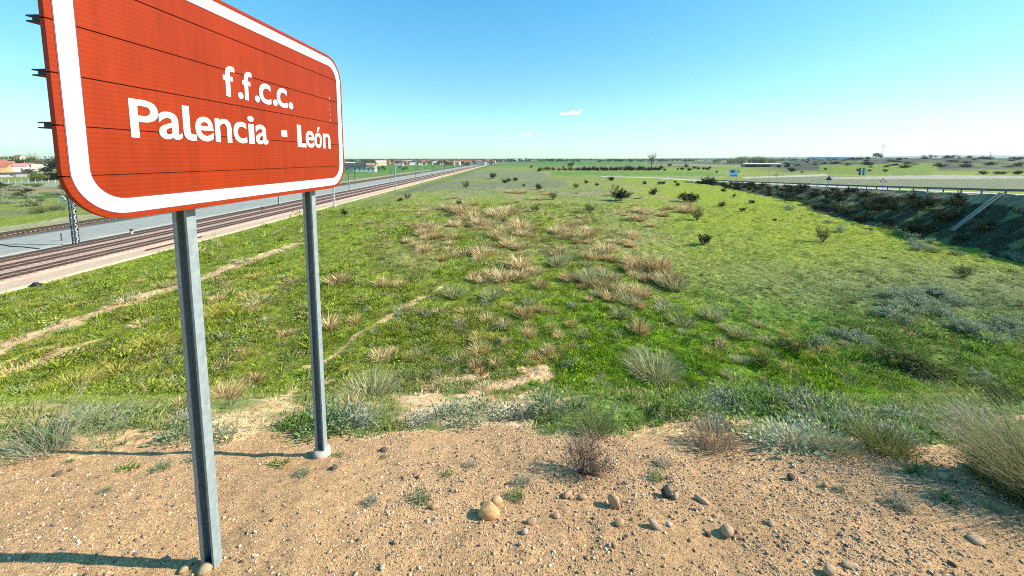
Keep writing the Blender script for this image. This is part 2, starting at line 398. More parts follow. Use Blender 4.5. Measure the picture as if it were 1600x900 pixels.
# ------------------------------------------------------------------ railway bed, tracks
def strip(name, x0, x1, y0, y1, dz, mt, edge=.25):
    ys = 1 / np.linspace(1 / y0, 1 / y1, 260); xs = np.array([x0 - edge, x0, *np.linspace(x0, x1, 8)[1:-1], x1, x1 + edge])
    X, Y = np.meshgrid(xs, ys); X = X + 0
    X[:, 0] += (fbm(ys / 2, ys * 0, 3, 2) - .5) * .6; X[:, -1] += (fbm(ys / 2, ys * 0 + 9, 3, 3) - .5) * 1.6
    Z = height(X, Y, False) + dz; Z[:, 0] -= dz + .4; Z[:, -1] -= dz + .4
    V = np.stack([X, Y, Z], -1).reshape(-1, 3); n, m_ = X.shape; idx = np.arange(n * m_).reshape(n, m_)
    F = np.stack([idx[:-1, :-1], idx[:-1, 1:], idx[1:, 1:], idx[1:, :-1]], -1).reshape(-1, 4)
    o = link(name, mesh_np(name, V, F, mt, False)); tag(o, kind='structure'); return o
M_SAND = noisy('pale orange ballast', (.62, .44, .30), (.50, .34, .22), 3, bump=.04, bscale=8)
M_BALL = noisy('rusty ballast', (.50, .34, .25), (.42, .28, .20), 1.2, bump=.05, bscale=8)
M_GREY = noisy('grey service strip', (.36, .345, .29), (.29, .28, .225), .7, bump=.03, bscale=6)
strip('railway_shoulder', -49.0, -45.4, 14, 2200, .14, M_SAND)
strip('railway_ballast', -61.4, -48.4, 14, 2200, .22, M_BALL)
strip('service_road', -76.0, -62.2, 14, 2200, .10, M_GREY)
M_RAIL = noisy('rusty rail steel with shadow', (.035, .022, .018), (.06, .035, .025), 2, rough=.8)  # rust colour darkened to stand for the rail plus its shadow
M_SLP = noisy('weathered sleepers', (.42, .31, .24), (.34, .25, .19), 4)
def track(x, label):
    zt = ZR + .22
    t = empty('railway_track', (x, 14, zt)); tag(t, label, 'railway track', 'parallel railway tracks')
    for s in (-1, 1):
        m = MB(); m.box((s * .75 - .075, 0, .04), (s * .75 + .075, 1500, .22)); m.build('rail', M_RAIL, t)  # widened so the dark bar takes in the shadow beside the rail
    m = MB()
    for k in range(500): m.box((-1.25, k * .62 - .12, -.03), (1.25, k * .62 + .12, .045))
    m.build('sleepers', M_SLP, t)
track(-50.6, 'rusty railway track nearest the green field, along the pale orange shoulder')
track(-54.8, 'rusty railway track in the middle of the three parallel ones')
track(-58.9, 'rusty railway track farthest from the field, beside the grey service strip')
track(-79.5, 'lone rusty track line on the far side of the grey service strip')
for x_ in (-50.6, -54.8, -58.9):
    m = MB(); m.bar((x_, 14, ZR + 5.6), (x_, 900, ZR + 5.6), .018); m.bar((x_, 14, ZR + 6.8), (x_, 900, ZR + 6.8), .018)
    for y_ in range(20, 500, 8): m.bar((x_, y_, ZR + 5.6), (x_, y_, ZR + 6.8), .01)
    tag(m.build('overhead_wire', mat('copper wire', (.06, .05, .045), .5)), {-50.6: 'overhead wire above the track nearest the field', -54.8: 'overhead wire above the middle track', -58.9: 'overhead wire above the track beside the grey strip'}[x_], 'overhead wire')
m = MB(); p = [(0, 383.5), (18, 386.5), (38, 387.5), (62, 390.5)]; pts = [Vector(at(*q)) + Vector((0, 0, .12)) for q in [(-30, 378)] + p]
m.tube(pts, [.09] * 5, 6); tag(m.build('cable', mat('black rubber', (.03, .03, .035)), None, True), 'thick black cable lying across the grey service strip', 'cable')

# masts
M_MAST_D = noisy('galvanised mast', (.30, .31, .31), (.42, .43, .42), 3, rough=.55, metal=.3)
M_MAST_L = noisy('pale mast', (.62, .63, .60), (.5, .5, .48), 3, rough=.6)
def mast_proto(height_, arm, lattice, mt):
    e = empty('catenary_mast')
    m = MB()
    if lattice:
        for sx in (-.16, .16):
            for sy in (-.16, .16): m.box((sx - .035, sy - .035, -.4), (sx + .035, sy + .035, height_))
        k = 0; z = 0
        while z < height_ - .5:
            s = 1 if k % 2 else -1
            for yy in (-.16, .16): m.bar((-.16 * s, yy, z), (.16 * s, yy, z + .5), .03)
            for xx in (-.16, .16): m.bar((xx, -.16 * s, z), (xx, .16 * s, z + .5), .03)
            z += .5; k += 1
    else:
        m.box((-.14, -.02, -.4), (.14, .02, height_)); m.box((-.14, -.13, -.4), (-.11, .13, height_)); m.box((.11, -.13, -.4), (.14, .13, height_))
    m.build('pole', mt, e)
    m = MB(); m.box((-.35, -.35, -.6), (.35, .35, .18)); m.build('foundation', M_MAST_L, e)
    m = MB(); z1 = height_ * .62; z2 = height_ * .84
    m.bar((0, 0, z2), (arm, 0, z1 + .6), .07); m.bar((0, 0, z1), (arm, 0, z1 + .55), .07); m.bar((arm * .55, 0, z1 + .3), (arm * 1.1, 0, z1 - .1), .05)
    m.build('cantilever_arm', mt, e)
    for z in (z1, z2):
        m = MB(); m.tube([(arm / abs(arm) * .2, 0, z), (arm / abs(arm) * .55, 0, z + (.05 if z == z1 else -.06))], [.09, .09], 8)
        m.build('insulator', bpy.data.materials.get('brown insulator') or mat('brown insulator', (.16, .08, .05), .3), e)
    return e
def place_masts(proto, x, ys, labels, group):
    for i, y in enumerate(ys):
        o = proto if i == 0 else copy_tree(proto)
        o.location = (x, y, float(height(x, y, False)) + .1)
        tag(o, labels[i] if i < len(labels) else labels[-1], 'catenary mast', group)
GM = 'electrification masts along the railway'
place_masts(mast_proto(8.9, -3.4, True, M_MAST_L), -44.6, [92, 141, 184, 236, 290, 345, 400, 455, 510, 570],
            ['tall pale lattice mast by the track at the right edge of the big red sign', 'pale lattice mast on the field side of the tracks, second beyond the sign', 'slim pale mast on the field side of the tracks, third beyond the sign'] + ['tiny far pale mast on the field side of the tracks'] * 7, GM + ', field side')
P2 = mast_proto(8.2, 3.4, False, M_MAST_D)
place_masts(P2, -61.0, [96, 138, 186, 234, 282, 330, 380, 430],
            ['dark mast between the tracks and the grey strip, seen under the sign between its posts', 'dark mast on the near edge of the grey strip just right of the sign', 'dark slender mast between tracks and grey strip, in the middle distance'] + ['tiny far dark mast between the tracks and the grey strip'] * 6, GM + ', between tracks and grey strip')
P3 = mast_proto(9.0, 3.2, False, noisy('dark mast', (.10, .11, .11), (.16, .17, .16), 3))
place_masts(P3, -73.6, [173, 231, 289, 347, 405, 463],
            ['dark thick mast on the far edge of the grey strip beside a long farm wall', 'dark mast on the far edge of the grey strip, right behind a pale lattice mast'] + ['tiny far dark mast on the far edge of the grey strip'] * 5, GM + ', far edge of grey strip')
# the near mast on the left with its tensioning wheel
e = empty('tension_mast', (-60.6, 50.5, ZR + .1)); tag(e, 'near black and white mast with a round wheel, left of the sign posts', 'catenary mast')
m = MB()
for sx in (-.2, .2):
    for sy in (-.2, .2): m.box((sx - .06, sy - .06, -.4), (sx + .06, sy + .06, 6.55))
m.build('pole', noisy('dark steel', (.05, .055, .06), (.09, .09, .1), 3), e)
m = MB(); k = 0; z = 0
while z < 6.3:
    s = 1 if k % 2 else -1
    m.bar((-.2 * s, -.22, z), (.2 * s, -.22, z + .42), .07); m.bar((.225, -.2 * s, z), (.225, .2 * s, z + .42), .07); z += .42; k += 1
m.build('lacing', M_MAST_L, e)
m = MB(); m.tube([(-1.2 + .52 * math.cos(a), -.1, 6.25 + .52 * math.sin(a)) for a in np.linspace(0, 2 * math.pi, 25)], [.06] * 25, 6, False)
for a in np.linspace(0, math.pi, 4)[:-1]: m.bar((-1.2 + .5 * math.cos(a), -.1, 6.25 + .5 * math.sin(a)), (-1.2 - .5 * math.cos(a), -.1, 6.25 - .5 * math.sin(a)), .035)
m.bar((-.7, -.1, 6.25), (-.2, -.1, 6.3), .08)
m.build('tensioning_wheel', M_MAST_L, e)
m = MB(); m.tube([(-.33, -.1, 2.6), (-.33, -.1, 4.0)], [.13, .13], 10); m.build('counterweight', mat('white weights', (.7, .7, .68)), e)
m = MB(); m.bar((.2, 0, 6.1), (1.0, 0, 5.7), .08); m.bar((.2, 0, 5.5), (1.0, 0, 5.7), .08); m.build('bracket', M_MAST_D, e)

M_DK = noisy('dark metal', (.04, .04, .045), (.07, .07, .075), 5)
def ground_obj(name, px, py, z_off=0):
    x, y, z = at(px, py); return empty(name, (x, y, z + z_off)), y
e, y = ground_obj('signal_post', 206, 368); tag(e, 'small trackside post with black round head, under the lower left of the red sign', 'signal')
m = MB(); m.box((-.12, -.12, 0), (.12, .12, .75)); m.build('post', M_MAST_L, e); m = MB(); m.tube([(0, 0, .7), (0, 0, 1.05)], [.22, .2], 10); m.build('head', M_DK, e)
e, y = ground_obj('marker_post', 96.5, 377); tag(e, 'thin dark stake standing on the grey service strip', 'post'); m = MB(); m.box((-.05, -.05, -.1), (.05, .05, 1.05)); m.build('stake', M_DK, e)
m = MB(); m.box((-.08, -.06, 1.05), (.08, .06, 1.16)); m.build('cap', M_DK, e)
e, y = ground_obj('marker_stone', 57, 448); tag(e, 'small black box lying at the edge of the pale ballast', 'track box')
m = MB(); m.box((-.3, -.2, -.05), (.3, .2, .3)); m.box((-.2, -.14, .3), (.1, .14, .42)); m.build('box', M_DK, e, bevel=.02)
e = empty('spare_rail', (-47.2, 0, ZR + .16)); tag(e, 'short spare rails lying on the pale orange shoulder', 'rail')
m = MB(); a = at(252, 394); b = at(328, 372); m.bar((0, a[1], .08), (.1, b[1], .08), .14, .14); m.build('rail', M_RAIL, e)
e, y = ground_obj('round_mirror', 411, 331)
tag(e, 'small thin frame of rods beside the tracks, seen below the sign', 'marker')
m = MB(); m.bar((-.3, 0, 0), (-.3, 0, 1.3), .06); m.bar((.3, 0, 0), (.3, 0, 1.2), .06); m.bar((-.3, 0, 1.2), (.3, 0, 1.1), .06); m.bar((-.3, 0, .2), (.3, 0, 1.1), .05); m.build('frame', M_DK, e)
e.name = 'rod_frame'

# ------------------------------------------------------------------ the sign
SB = .0487
P1 = flat_at(318, 885, 0.0)
def plane_x(y): return P1[0] + SB * (y - P1[1]) + 0.0
def on_sign(px, py):
    """point of the sign face seen at a survey pixel -> (distance along the sign, height)"""
    u = (px - CX) / FPX; v = (py - CY) / FPX
    D = (u, math.cos(PITCH) - v * math.sin(PITCH), -math.sin(PITCH) - v * math.cos(PITCH))
    # D0 t = P1x + SB (D1 t - P1y)
    FX = P1[0] + .093
    t = (FX - SB * P1[1]) / (D[0] - SB * D[1])
    return D[1] * t * math.sqrt(1 + SB * SB), EYE + D[2] * t
FX = P1[0] + .093
s_near = on_sign(90, 250)[0]; s_near = on_sign(79.5, 120)[0]; s_far = on_sign(536.5, 220)[0]
zD = on_sign(315, 266.7)[1]; zA = on_sign(300, 93)[1]
zs = [on_sign(99, 272.7)[1], on_sign(531, 260.7)[1], on_sign(84, 193)[1], on_sign(529.6, 227)[1], on_sign(77.4, 109.6)[1], on_sign(528, 196)[1], on_sign(72, 24.5)[1], on_sign(525, 161)[1], on_sign(219, 0)[1], on_sign(523, 126.5)[1]]
lv = np.array([0, 0, 1, 1, 2, 2, 3, 3, 4, 4]); pf = np.polyfit(lv, zs, 1); PITCHS = pf[0]; z_seam0 = pf[1]
print('sign', s_near, s_far, zs, PITCHS, 'bottom', on_sign(278, 332.8)[1], 'top', on_sign(336, 0)[1], on_sign(480, 74)[1], 'P1', P1)
SZ0 = z_seam0 - PITCHS; SZ1 = z_seam0 + PITCHS * 5
# sign frame: local +X = out of the face, local Y along the sign, Z up; origin on the ground at the line's start
ang = -math.atan(SB)
signE = empty('direction_sign', (FX - SB * P1[1], 0, 0), ang)
tag(signE, 'large orange red road sign reading Palencia - León on two steel posts', 'road sign')
M_RED = mat('orange red sheeting', (.265, .025, .002), .5, 0, .18)
def ribbed(m, amp=.0012):
    L = m.node_tree.links; b = m.node_tree.nodes['Principled BSDF']
    tc = N(m, 'ShaderNodeTexCoord'); wv = N(m, 'ShaderNodeTexWave', bands_direction='Z'); wv.inputs['Scale'].default_value = 22; wv.inputs['Distortion'].default_value = .25; wv.inputs['Detail'].default_value = 1
    no = N(m, 'ShaderNodeTexNoise'); no.inputs['Scale'].default_value = 3; no.inputs['Detail'].default_value = 5
    hsn = N(m, 'ShaderNodeHueSaturation'); hsn.inputs['Color'].default_value = b.inputs['Base Color'].default_value
    mp = N(m, 'ShaderNodeMapRange'); mp.inputs[1].default_value = .3; mp.inputs[2].default_value = .7; mp.inputs[3].default_value = .9; mp.inputs[4].default_value = 1.08
    L.new(tc.outputs['Object'], no.inputs['Vector']); L.new(no.outputs['Fac'], mp.inputs[0]); n3 = N(m, 'ShaderNodeTexNoise'); n3.inputs['Scale'].default_value = 1; n3.inputs['Detail'].default_value = 5; n3.inputs['Roughness'].default_value = .7
    mg = N(m, 'ShaderNodeMapping'); mg.inputs['Scale'].default_value = (30, 30, 2.2); L.new(tc.outputs['Object'], mg.inputs[0]); L.new(mg.outputs[0], n3.inputs['Vector'])
    mq = N(m, 'ShaderNodeMapRange'); mq.inputs[1].default_value = .42; mq.inputs[2].default_value = .72; mq.inputs[3].default_value = 1.0; mq.inputs[4].default_value = .80
    mm = N(m, 'ShaderNodeMath', operation='MULTIPLY'); L.new(n3.outputs['Fac'], mq.inputs[0]); L.new(mp.outputs[0], mm.inputs[0]); L.new(mq.outputs[0], mm.inputs[1]); L.new(mm.outputs[0], hsn.inputs['Value']); L.new(hsn.outputs[0], b.inputs['Base Color'])
    bp = N(m, 'ShaderNodeBump'); bp.inputs['Distance'].default_value = amp; bp.inputs['Strength'].default_value = .6
    L.new(tc.outputs['Object'], wv.inputs['Vector']); L.new(wv.outputs['Fac'], bp.inputs['Height']); L.new(bp.outputs[0], b.inputs['Normal'])
ribbed(M_RED, .0006)
M_WHT = mat('white reflective sheeting', (.60, .63, .60), .5, 0, .2); ribbed(M_WHT, .0006)
M_SEAM = mat('dark seam', (.12, .02, .01), .8)
M_ALU = noisy('galvanised steel', (.26, .30, .30), (.20, .235, .24), 40, rough=.45, metal=.0, bump=.0008, bscale=140)
L_, H_ = s_far - s_near, SZ1 - SZ0
RC = .16
def rr_x(z, inset, r):
    """s-extent of a rounded rectangle at height z"""
    lo, hi = SZ0 + inset, SZ1 - inset
    if z < lo or z > hi: return None
    dz = max(lo + r - z, z - (hi - r), 0); dx = r - math.sqrt(max(r * r - dz * dz, 0))
    return s_near + inset + dx, s_far - inset - dx
def slab(mb, x0, x1, za, zb, inset, r, n=14):
    a = np.concatenate([np.linspace(za, zb, n)]); pts = []
    R_ = [(rr_x(float(z), inset, r)) for z in a]
    out = [(e_[0], z) for e_, z in zip(R_, a)] + [(e_[1], z) for e_, z in list(zip(R_, a))[::-1]]
    k = len(out); V = [(x0, s, z) for s, z in out] + [(x1, s, z) for s, z in out]
    F = [tuple(range(k, 2 * k))[::-1], tuple(range(k))] + [(i, (i + 1) % k, k + (i + 1) % k, k + i) for i in range(k)]
    mb.add(V, F)
m = MB()
for k in range(6):
    za = SZ0 + PITCHS * k + (.0022 if k else 0); zb = SZ0 + PITCHS * (k + 1) - (.0018 if k < 5 else 0)
    slab(m, -.014, 0, za, zb, 0, RC)
panel = m.build('sign_panel', M_RED, signE)
m = MB(); slab(m, -.012, -.004, SZ0 + .01, SZ1 - .01, .01, RC - .01, 60); m.build('seam_backing', M_SEAM, panel)
def band(name, in0, in1, x0, x1, mt, parent):
    """ring between two rounded rectangles, broken at the slat seams"""
    def ring(ins, r):
        pts = []
        for (cs, cz, a0) in ((s_far - ins - r, SZ1 - ins - r, 0), (s_near + ins + r, SZ1 - ins - r, 90), (s_near + ins + r, SZ0 + ins + r, 180), (s_far - ins - r, SZ0 + ins + r, 270)):
            for a in np.linspace(a0, a0 + 90, 15): pts.append((cs + r * math.cos(R(a)), cz + r * math.sin(R(a))))
        return pts
    A = ring(in0, RC - in0); B = ring(in1, max(RC - in1, .02)); n = len(A)
    V = [(x1, *p) for p in A] + [(x1, *p) for p in B] + [(x0, *p) for p in A] + [(x0, *p) for p in B]
    F = []
    for i in range(n):
        j = (i + 1) % n; F += [(i, j, n + j, n + i), (2 * n + i, 3 * n + i, 3 * n + j, 2 * n + j), (i, 2 * n + i, 2 * n + j, j), (n + i, n + j, 3 * n + j, 3 * n + i)]
    m = MB(); m.add(V, F); return m.build(name, mt, parent)
band('white_border', .019, .064, .0004, .0016, M_WHT, signE)
band('border_outline', .0165, .0185, .0004, .0010, mat('dull violet edge', (.20, .05, .07), .7), signE)
band('border_outline', .0645, .0665, .0004, .0010, bpy.data.materials['dull violet edge'], signE)
# fine seam lines over the white border
for k in range(1, 6):
    z = SZ0 + PITCHS * k
    for a, b in ((s_near + .019, s_near + .064), (s_far - .064, s_far - .019)):
        m = MB(); m.box((.0018, a, z - .0008), (.0024, b, z + .0008)); m.build('border_seam', bpy.data.materials.get('pale seam') or mat('pale seam', (.42, .44, .42), .7), signE)
# lettering: each glyph is fitted to its measured place on the face
GL = [('P', 201.9, 246.6, 153.3, 215), ('a', 247.4, 283.2, 175.2, 217.5), ('l', 285.3, 305.1, 164.7, 219.1), ('e', 304.8, 332.7, 182.6, 220.7), ('n', 335.7, 361.2, 185.8, 222.7), ('c', 364.4, 385, 190.2, 224), ('i', 387.2, 396.9, 181.7, 224.8), ('a', 399, 418, 195, 226.4),
      ('-', 439.2, 448, 203.6, 213.4), ('L', 464, 477.4, 194.7, 229.4), ('e', 477.4, 490.6, 204.5, 231.2), ('ó', 491.0, 502.2, 198.3, 231.2), ('n', 504.4, 515.6, 208.9, 232),
      ('f', 348, 366.3, 103, 151), ('.', 371.6, 379.6, 142.6, 153.3), ('f', 378.3, 393, 112, 156.5), ('.', 397.9, 405.4, 149, 159.1), ('c', 404.5, 422.6, 130.7, 162.7), ('.', 426.2, 433, 155.6, 165.4), ('c', 432, 448, 137.8, 168), ('.', 450.7, 457.5, 161.5, 171)]
def glyph(ch):
    cu = bpy.data.curves.new('t', 'FONT'); cu.body = ch; cu.size = 1; cu.offset = .014; cu.resolution_u = 6; cu.extrude = .5; cu.fill_mode = 'BOTH'
    o = bpy.data.objects.new('t', cu); COL.objects.link(o); bpy.context.view_layer.update()
    me = bpy.data.meshes.new_from_object(o.evaluated_get(bpy.context.evaluated_depsgraph_get()))
    V = np.array([v.co[:] for v in me.vertices]); F = [tuple(p.vertices) for p in me.polygons]
    bpy.data.objects.remove(o); bpy.data.curves.remove(cu); bpy.data.meshes.remove(me)
    return V, F
base_z = {}
word = lambda i: 'line2' if i < 9 else ('leon' if i < 13 else 'line1')
for i, g in enumerate(GL):
    if g[0] in 'Plnai' or True:
        base_z.setdefault(word(i), []).append(on_sign((g[1] + g[2]) / 2, g[4])[1])
for k in base_z: base_z[k] = float(np.median(base_z[k]))
TXT = {'f.f.c.c.': MB(), 'Palencia': MB(), 'hyphen': MB(), 'León': MB()}
cache = {}
for i, (ch, x0, x1, y0, y1) in enumerate(GL):
    ymid = (y0 + y1) / 2; a = on_sign(x0, ymid)[0]; b = on_sign(x1, ymid)[0]
    za = on_sign(x0 if ch in 'PLl' else (x0 + x1) / 2, y0)[1]; zb = base_z[word(i)] if ch != '-' else on_sign((x0 + x1) / 2, y1)[1]
    if ch == '.': za = zb + (b - a) * 1.0
    mb = TXT['Palencia' if i < 8 else 'hyphen' if i == 8 else 'León' if i < 13 else 'f.f.c.c.']
    if ch in '.-':
        V = []; n = 20 if ch == '.' else 4
        for q in range(n):
            t_ = 2 * math.pi * q / n + (0 if n > 4 else math.pi / 4); r_ = .5 if n > 4 else .7071
            V.append((.5 + r_ * math.cos(t_), .5 + r_ * math.sin(t_)))
        V = [(p[0], p[1], .5) for p in V] + [(p[0], p[1], -.5) for p in V]
        F = [tuple(range(n))] + [(q, n + q, n + (q + 1) % n, (q + 1) % n) for q in range(n)]
    elif ch == 'l':
        o_ = [(0, 1), (.52, 1), (.52, .26), (.58, .20), (.70, .185), (1, .185), (1, 0), (.55, 0), (.25, .03), (.06, .12), (0, .27)]
        n = len(o_); V = [(p[0], p[1], .5) for p in o_][::-1] + [(p[0], p[1], -.5) for p in o_][::-1]
        F = [tuple(range(n))] + [(q, n + q, n + (q + 1) % n, (q + 1) % n) for q in range(n)]
    elif ch == 'L':
        o_ = [(0, 1), (.46, 1), (.46, .18), (1, .18), (1, 0), (0, 0)]
        n = len(o_); V = [(p[0], p[1], .5) for p in o_][::-1] + [(p[0], p[1], -.5) for p in o_][::-1]
        F = [tuple(range(n))] + [(q, n + q, n + (q + 1) % n, (q + 1) % n) for q in range(n)]
    else:
        if ch not in cache: cache[ch] = glyph(ch)
        V, F = cache[ch]; mn, mxx = V.min(0), V.max(0); V = (V - mn) / (mxx - mn); V[:, 2] -= .5
    V2 = [(.0012 + .0010 * (v[2] * 2) if True else 0, a + (b - a) * v[0], zb + (za - zb) * v[1]) for v in V]
    mb.add(V2, F)
for k, mb in TXT.items():
    o = mb.build('lettering', M_WHT, signE); o['label'] = 'white letters ' + k if k != 'hyphen' else 'small white square dash'
# peeling scratches near the right edge
m = MB(); s0, z0 = on_sign(514.5, 151); s1, z1 = on_sign(516, 190)
for q in range(5):
    z = z1 + (z0 - z1) * (q / 4.6); m.box((.0008, s0 + (s1 - s0) * (1 - q / 5) - .0012, z), (.0014, s0 + (s1 - s0) * (1 - q / 5) + .0012, z + random.uniform(.008, .03)))
m.build('scratches', M_WHT, signE)
# channel ends that stick out behind the near edge
for k in range(1, 6):
    z = SZ0 + PITCHS * k; m = MB()
    for dz in (-.008, .006): m.box((-.058, s_near + .004, z + dz), (-.022, s_far - .02, z + dz + .0035))
    m.box((-.043, s_near + .006, z - .0045), (-.022, s_far - .02, z + .006))
    m.build('channel', mat('blackened channel', (.02, .02, .022), .6), signE)
# posts: 80 x 50 galvanised tube, behind the panel
Pc = [(P1[1], 0.0, 318), (None, None, 497)]
s1p = P1[1] * math.sqrt(1 + SB * SB)
# second post: solve along the sign line for its survey position (497, 715)
u = (497 - CX) / FPX; v = (715 - CY) / FPX; D = (u, math.cos(PITCH) - v * math.sin(PITCH), -math.sin(PITCH) - v * math.cos(PITCH))
t = (P1[0] - SB * P1[1]) / (D[0] - SB * D[1]); p2y = D[1] * t; p2z = EYE + D[2] * t; s2p = p2y * math.sqrt(1 + SB * SB)
print('post2', D[0] * t, p2y, p2z, 'terrain', height(D[0] * t, p2y))
def post(s, zb, w_=.058, d_=.040, top=None):
    m = MB(); x1 = -.060; x0 = x1 - w_; top = top or SZ1 - .08
    y0, y1 = s - d_ / 2, s + d_ / 2
    # open folded channel: the hollow side looks back along the road, so it lies in its own shade
    o_ = [(x0, y0), (x0, y1), (x1, y1), (x1, y0), (x1 - .009, y0), (x1 - .009, y0 + .0035), (x1 - .0045, y0 + .0035), (x1 - .0045, y1 - .0045), (x0 + .0045, y1 - .0045), (x0 + .0045, y0 + .0035), (x0 + .016, y0 + .0035), (x0 + .016, y0)]
    n = len(o_); m.add([(p[0], p[1], zb) for p in o_] + [(p[0], p[1], top) for p in o_], [tuple(range(n))[::-1], tuple(range(n, 2 * n))] + [(i, n + i, n + (i + 1) % n, (i + 1) % n) for i in range(n)])
    return m.build('post', M_ALU, signE)
s1p += .03; s2p += .03
post(s1p, -.10); post(s2p, p2z - .12)
m = MB(); xx = -.088; m.tube([(xx, s2p, p2z - .18), (xx, s2p, p2z + .005), (xx, s2p, p2z + .03), (xx, s2p, p2z + .034)], [.056, .053, .050, .036], 18)
m.build('concrete_footing', noisy('pale concrete', (.50, .46, .38), (.38, .33, .25), 20, bump=.004, bscale=60), signE, True)


# ------------------------------------------------------------------ plants: mesh builders
def blades(n, rad, h, lean, curl, width, seed=0, seg=3, tilt=(0, 0), hvar=.35, tint=.35, inner=True, flat=1.0):
    """a tuft of n tapering, bending blades rising from a disc of radius rad"""
    g = np.random.default_rng(seed); a = g.uniform(0, 2 * math.pi, n); rr = rad * np.sqrt(g.uniform(0, 1, n))
    bx = rr * np.cos(a); by = rr * np.sin(a)
    az = a + g.normal(0, .7, n); ln = lean * (rr / max(rad, 1e-6) * .8 + g.uniform(0, .5, n)); hh = h * (1 - hvar + hvar * 2 * g.uniform(0, 1, n) ** 1.2) * (1 - .25 * rr / max(rad, 1e-6))
    wa = g.uniform(0, 2 * math.pi, n); tt_ = np.linspace(0, 1, seg + 1)
    V = np.zeros((n, seg + 1, 2, 3)); px, py, pz = bx.copy(), by.copy(), np.zeros(n) - .02 * h
    for i, t_ in enumerate(tt_):
        w_ = width * (1 - t_ ** 1.5 * .92) * g.uniform(.85, 1.15, n)
        for k, sg in enumerate((-.5, .5)):
            V[:, i, k, 0] = px + np.cos(wa) * w_ * sg; V[:, i, k, 1] = py + np.sin(wa) * w_ * sg; V[:, i, k, 2] = pz
        th = ln + curl * t_ * (.5 + g.uniform(0, 1, n)); st = hh / seg
        px = px + st * (np.sin(th) * np.cos(az) + tilt[0] * t_); py = py + st * (np.sin(th) * np.sin(az) + tilt[1] * t_); pz = pz + st * np.cos(th) * flat
    idx = np.arange(n * (seg + 1) * 2).reshape(n, seg + 1, 2)
    F = np.stack([idx[:, :-1, 0], idx[:, :-1, 1], idx[:, 1:, 1], idx[:, 1:, 0]], -1).reshape(-1, 4)
    tn = (1 - tint / 2 + tint * g.uniform(0, 1, (n, 1, 1, 1))) * np.ones((n, seg + 1, 2, 3)) * (1 + .12 * g.normal(0, 1, (n, 1, 1, 3)) * [1, .3, -.3])
    return V.reshape(-1, 3), F, tn.reshape(-1, 3)
def join(parts):
    V = []; F = []; C_ = []; b = 0
    for v, f, c in parts: V.append(v); F.append(f + b); C_.append(c); b += len(v)
    return np.concatenate(V), np.concatenate(F), np.concatenate(C_)
def leaves(P, size, seed=0, asp=.5, tint=.4, up=.3):
    """small leaf quads at points P"""
    g = np.random.default_rng(seed); n = len(P)
    d = g.normal(0, 1, (n, 3)); d[:, 2] += up; d /= np.linalg.norm(d, axis=1)[:, None]
    e = np.cross(d, g.normal(0, 1, (n, 3))); e /= np.linalg.norm(e, axis=1)[:, None]
    s = size * g.uniform(.6, 1.4, (n, 1))
    V = np.stack([P - e * s * asp * .5, P + d * s * .5 , P + e * s * asp * .5 + d * s * .55, P + d * s - e * 0], 1)
    V[:, 1] = P + d * s * .5 + e * s * asp * .5; V[:, 2] = P + d * s; V[:, 3] = P + d * s * .5 - e * s * asp * .5; V[:, 0] = P
    F = np.arange(n * 4).reshape(n, 4)
    tn = (1 - tint / 2 + tint * g.uniform(0, 1, (n, 1, 1))) * np.ones((n, 4, 3))
    return V.reshape(-1, 3), F, tn.reshape(-1, 3)
def twigs(n, h, spread, width, seed=0, side=4, levels=1, tilt=(0, 0), rad=.05):
    """woody fan: main stems from a common base, each with side twigs (thin crossed ribbons)"""
    g = np.random.default_rng(seed); segs = []
    tips = []
    def stem(p, d, L, w_, lv):
        k = 4; pts = [p]
        for i in range(k):
            d = d + g.normal(0, .10, 3) + np.array([tilt[0], tilt[1], .06]) * .2; d /= np.linalg.norm(d); pts.append(pts[-1] + d * L / k)
        for i in range(k): segs.append((pts[i], pts[i + 1], w_ * (1 - i / k * .6), w_ * (1 - (i + 1) / k * .6)))
        tips.extend(pts[2:])
        if lv > 0:
            for _ in range(side):
                i = g.integers(1, k); f = g.uniform(0, 1); q = pts[i] * (1 - f) + pts[i + 1] * f
                nd = d + g.normal(0, .55, 3); nd[2] = abs(nd[2]) * .9 + .1; nd /= np.linalg.norm(nd); stem(q, nd, L * g.uniform(.3, .55), w_ * .55, lv - 1)
    for _ in range(n):
        a = g.uniform(0, 2 * math.pi); s = spread * g.uniform(0, 1) ** .6
        d = np.array([math.cos(a) * math.sin(s) + tilt[0], math.sin(a) * math.sin(s) + tilt[1], math.cos(s)]); d /= np.linalg.norm(d)
        stem(np.array([math.cos(a), math.sin(a), 0]) * rad * g.uniform(0, 1), d, h * g.uniform(.65, 1.1) / max(.75, 1), width, levels)
    A = np.array([s[0] for s in segs]); B = np.array([s[1] for s in segs]); wa = np.array([s[2] for s in segs])[:, None]; wb = np.array([s[3] for s in segs])[:, None]
    d = B - A; r_ = g.normal(0, 1, A.shape); e = np.cross(d, r_); e /= np.linalg.norm(e, axis=1)[:, None] + 1e-9; f = np.cross(d, e); f /= np.linalg.norm(f, axis=1)[:, None] + 1e-9
    Vs = []; Fs = []
    for ax in (e, f):
        Vs.append(np.stack([A - ax * wa / 2, A + ax * wa / 2, B + ax * wb / 2, B - ax * wb / 2], 1).reshape(-1, 3)); Fs.append(np.arange(len(A) * 4).reshape(-1, 4))
    V, F, C_ = join([(Vs[0], Fs[0], np.ones((len(Vs[0]), 3))), (Vs[1], Fs[1], np.ones((len(Vs[1]), 3)))])
    C_ *= g.uniform(.75, 1.25, (len(C_) // 4, 1)).repeat(4, 0)
    return (V, F, C_), np.array(tips)
def vmesh(name, parts, mt): V, F, C_ = join(parts); return mesh_np(name, V, F, mt, False, C_, 'v')

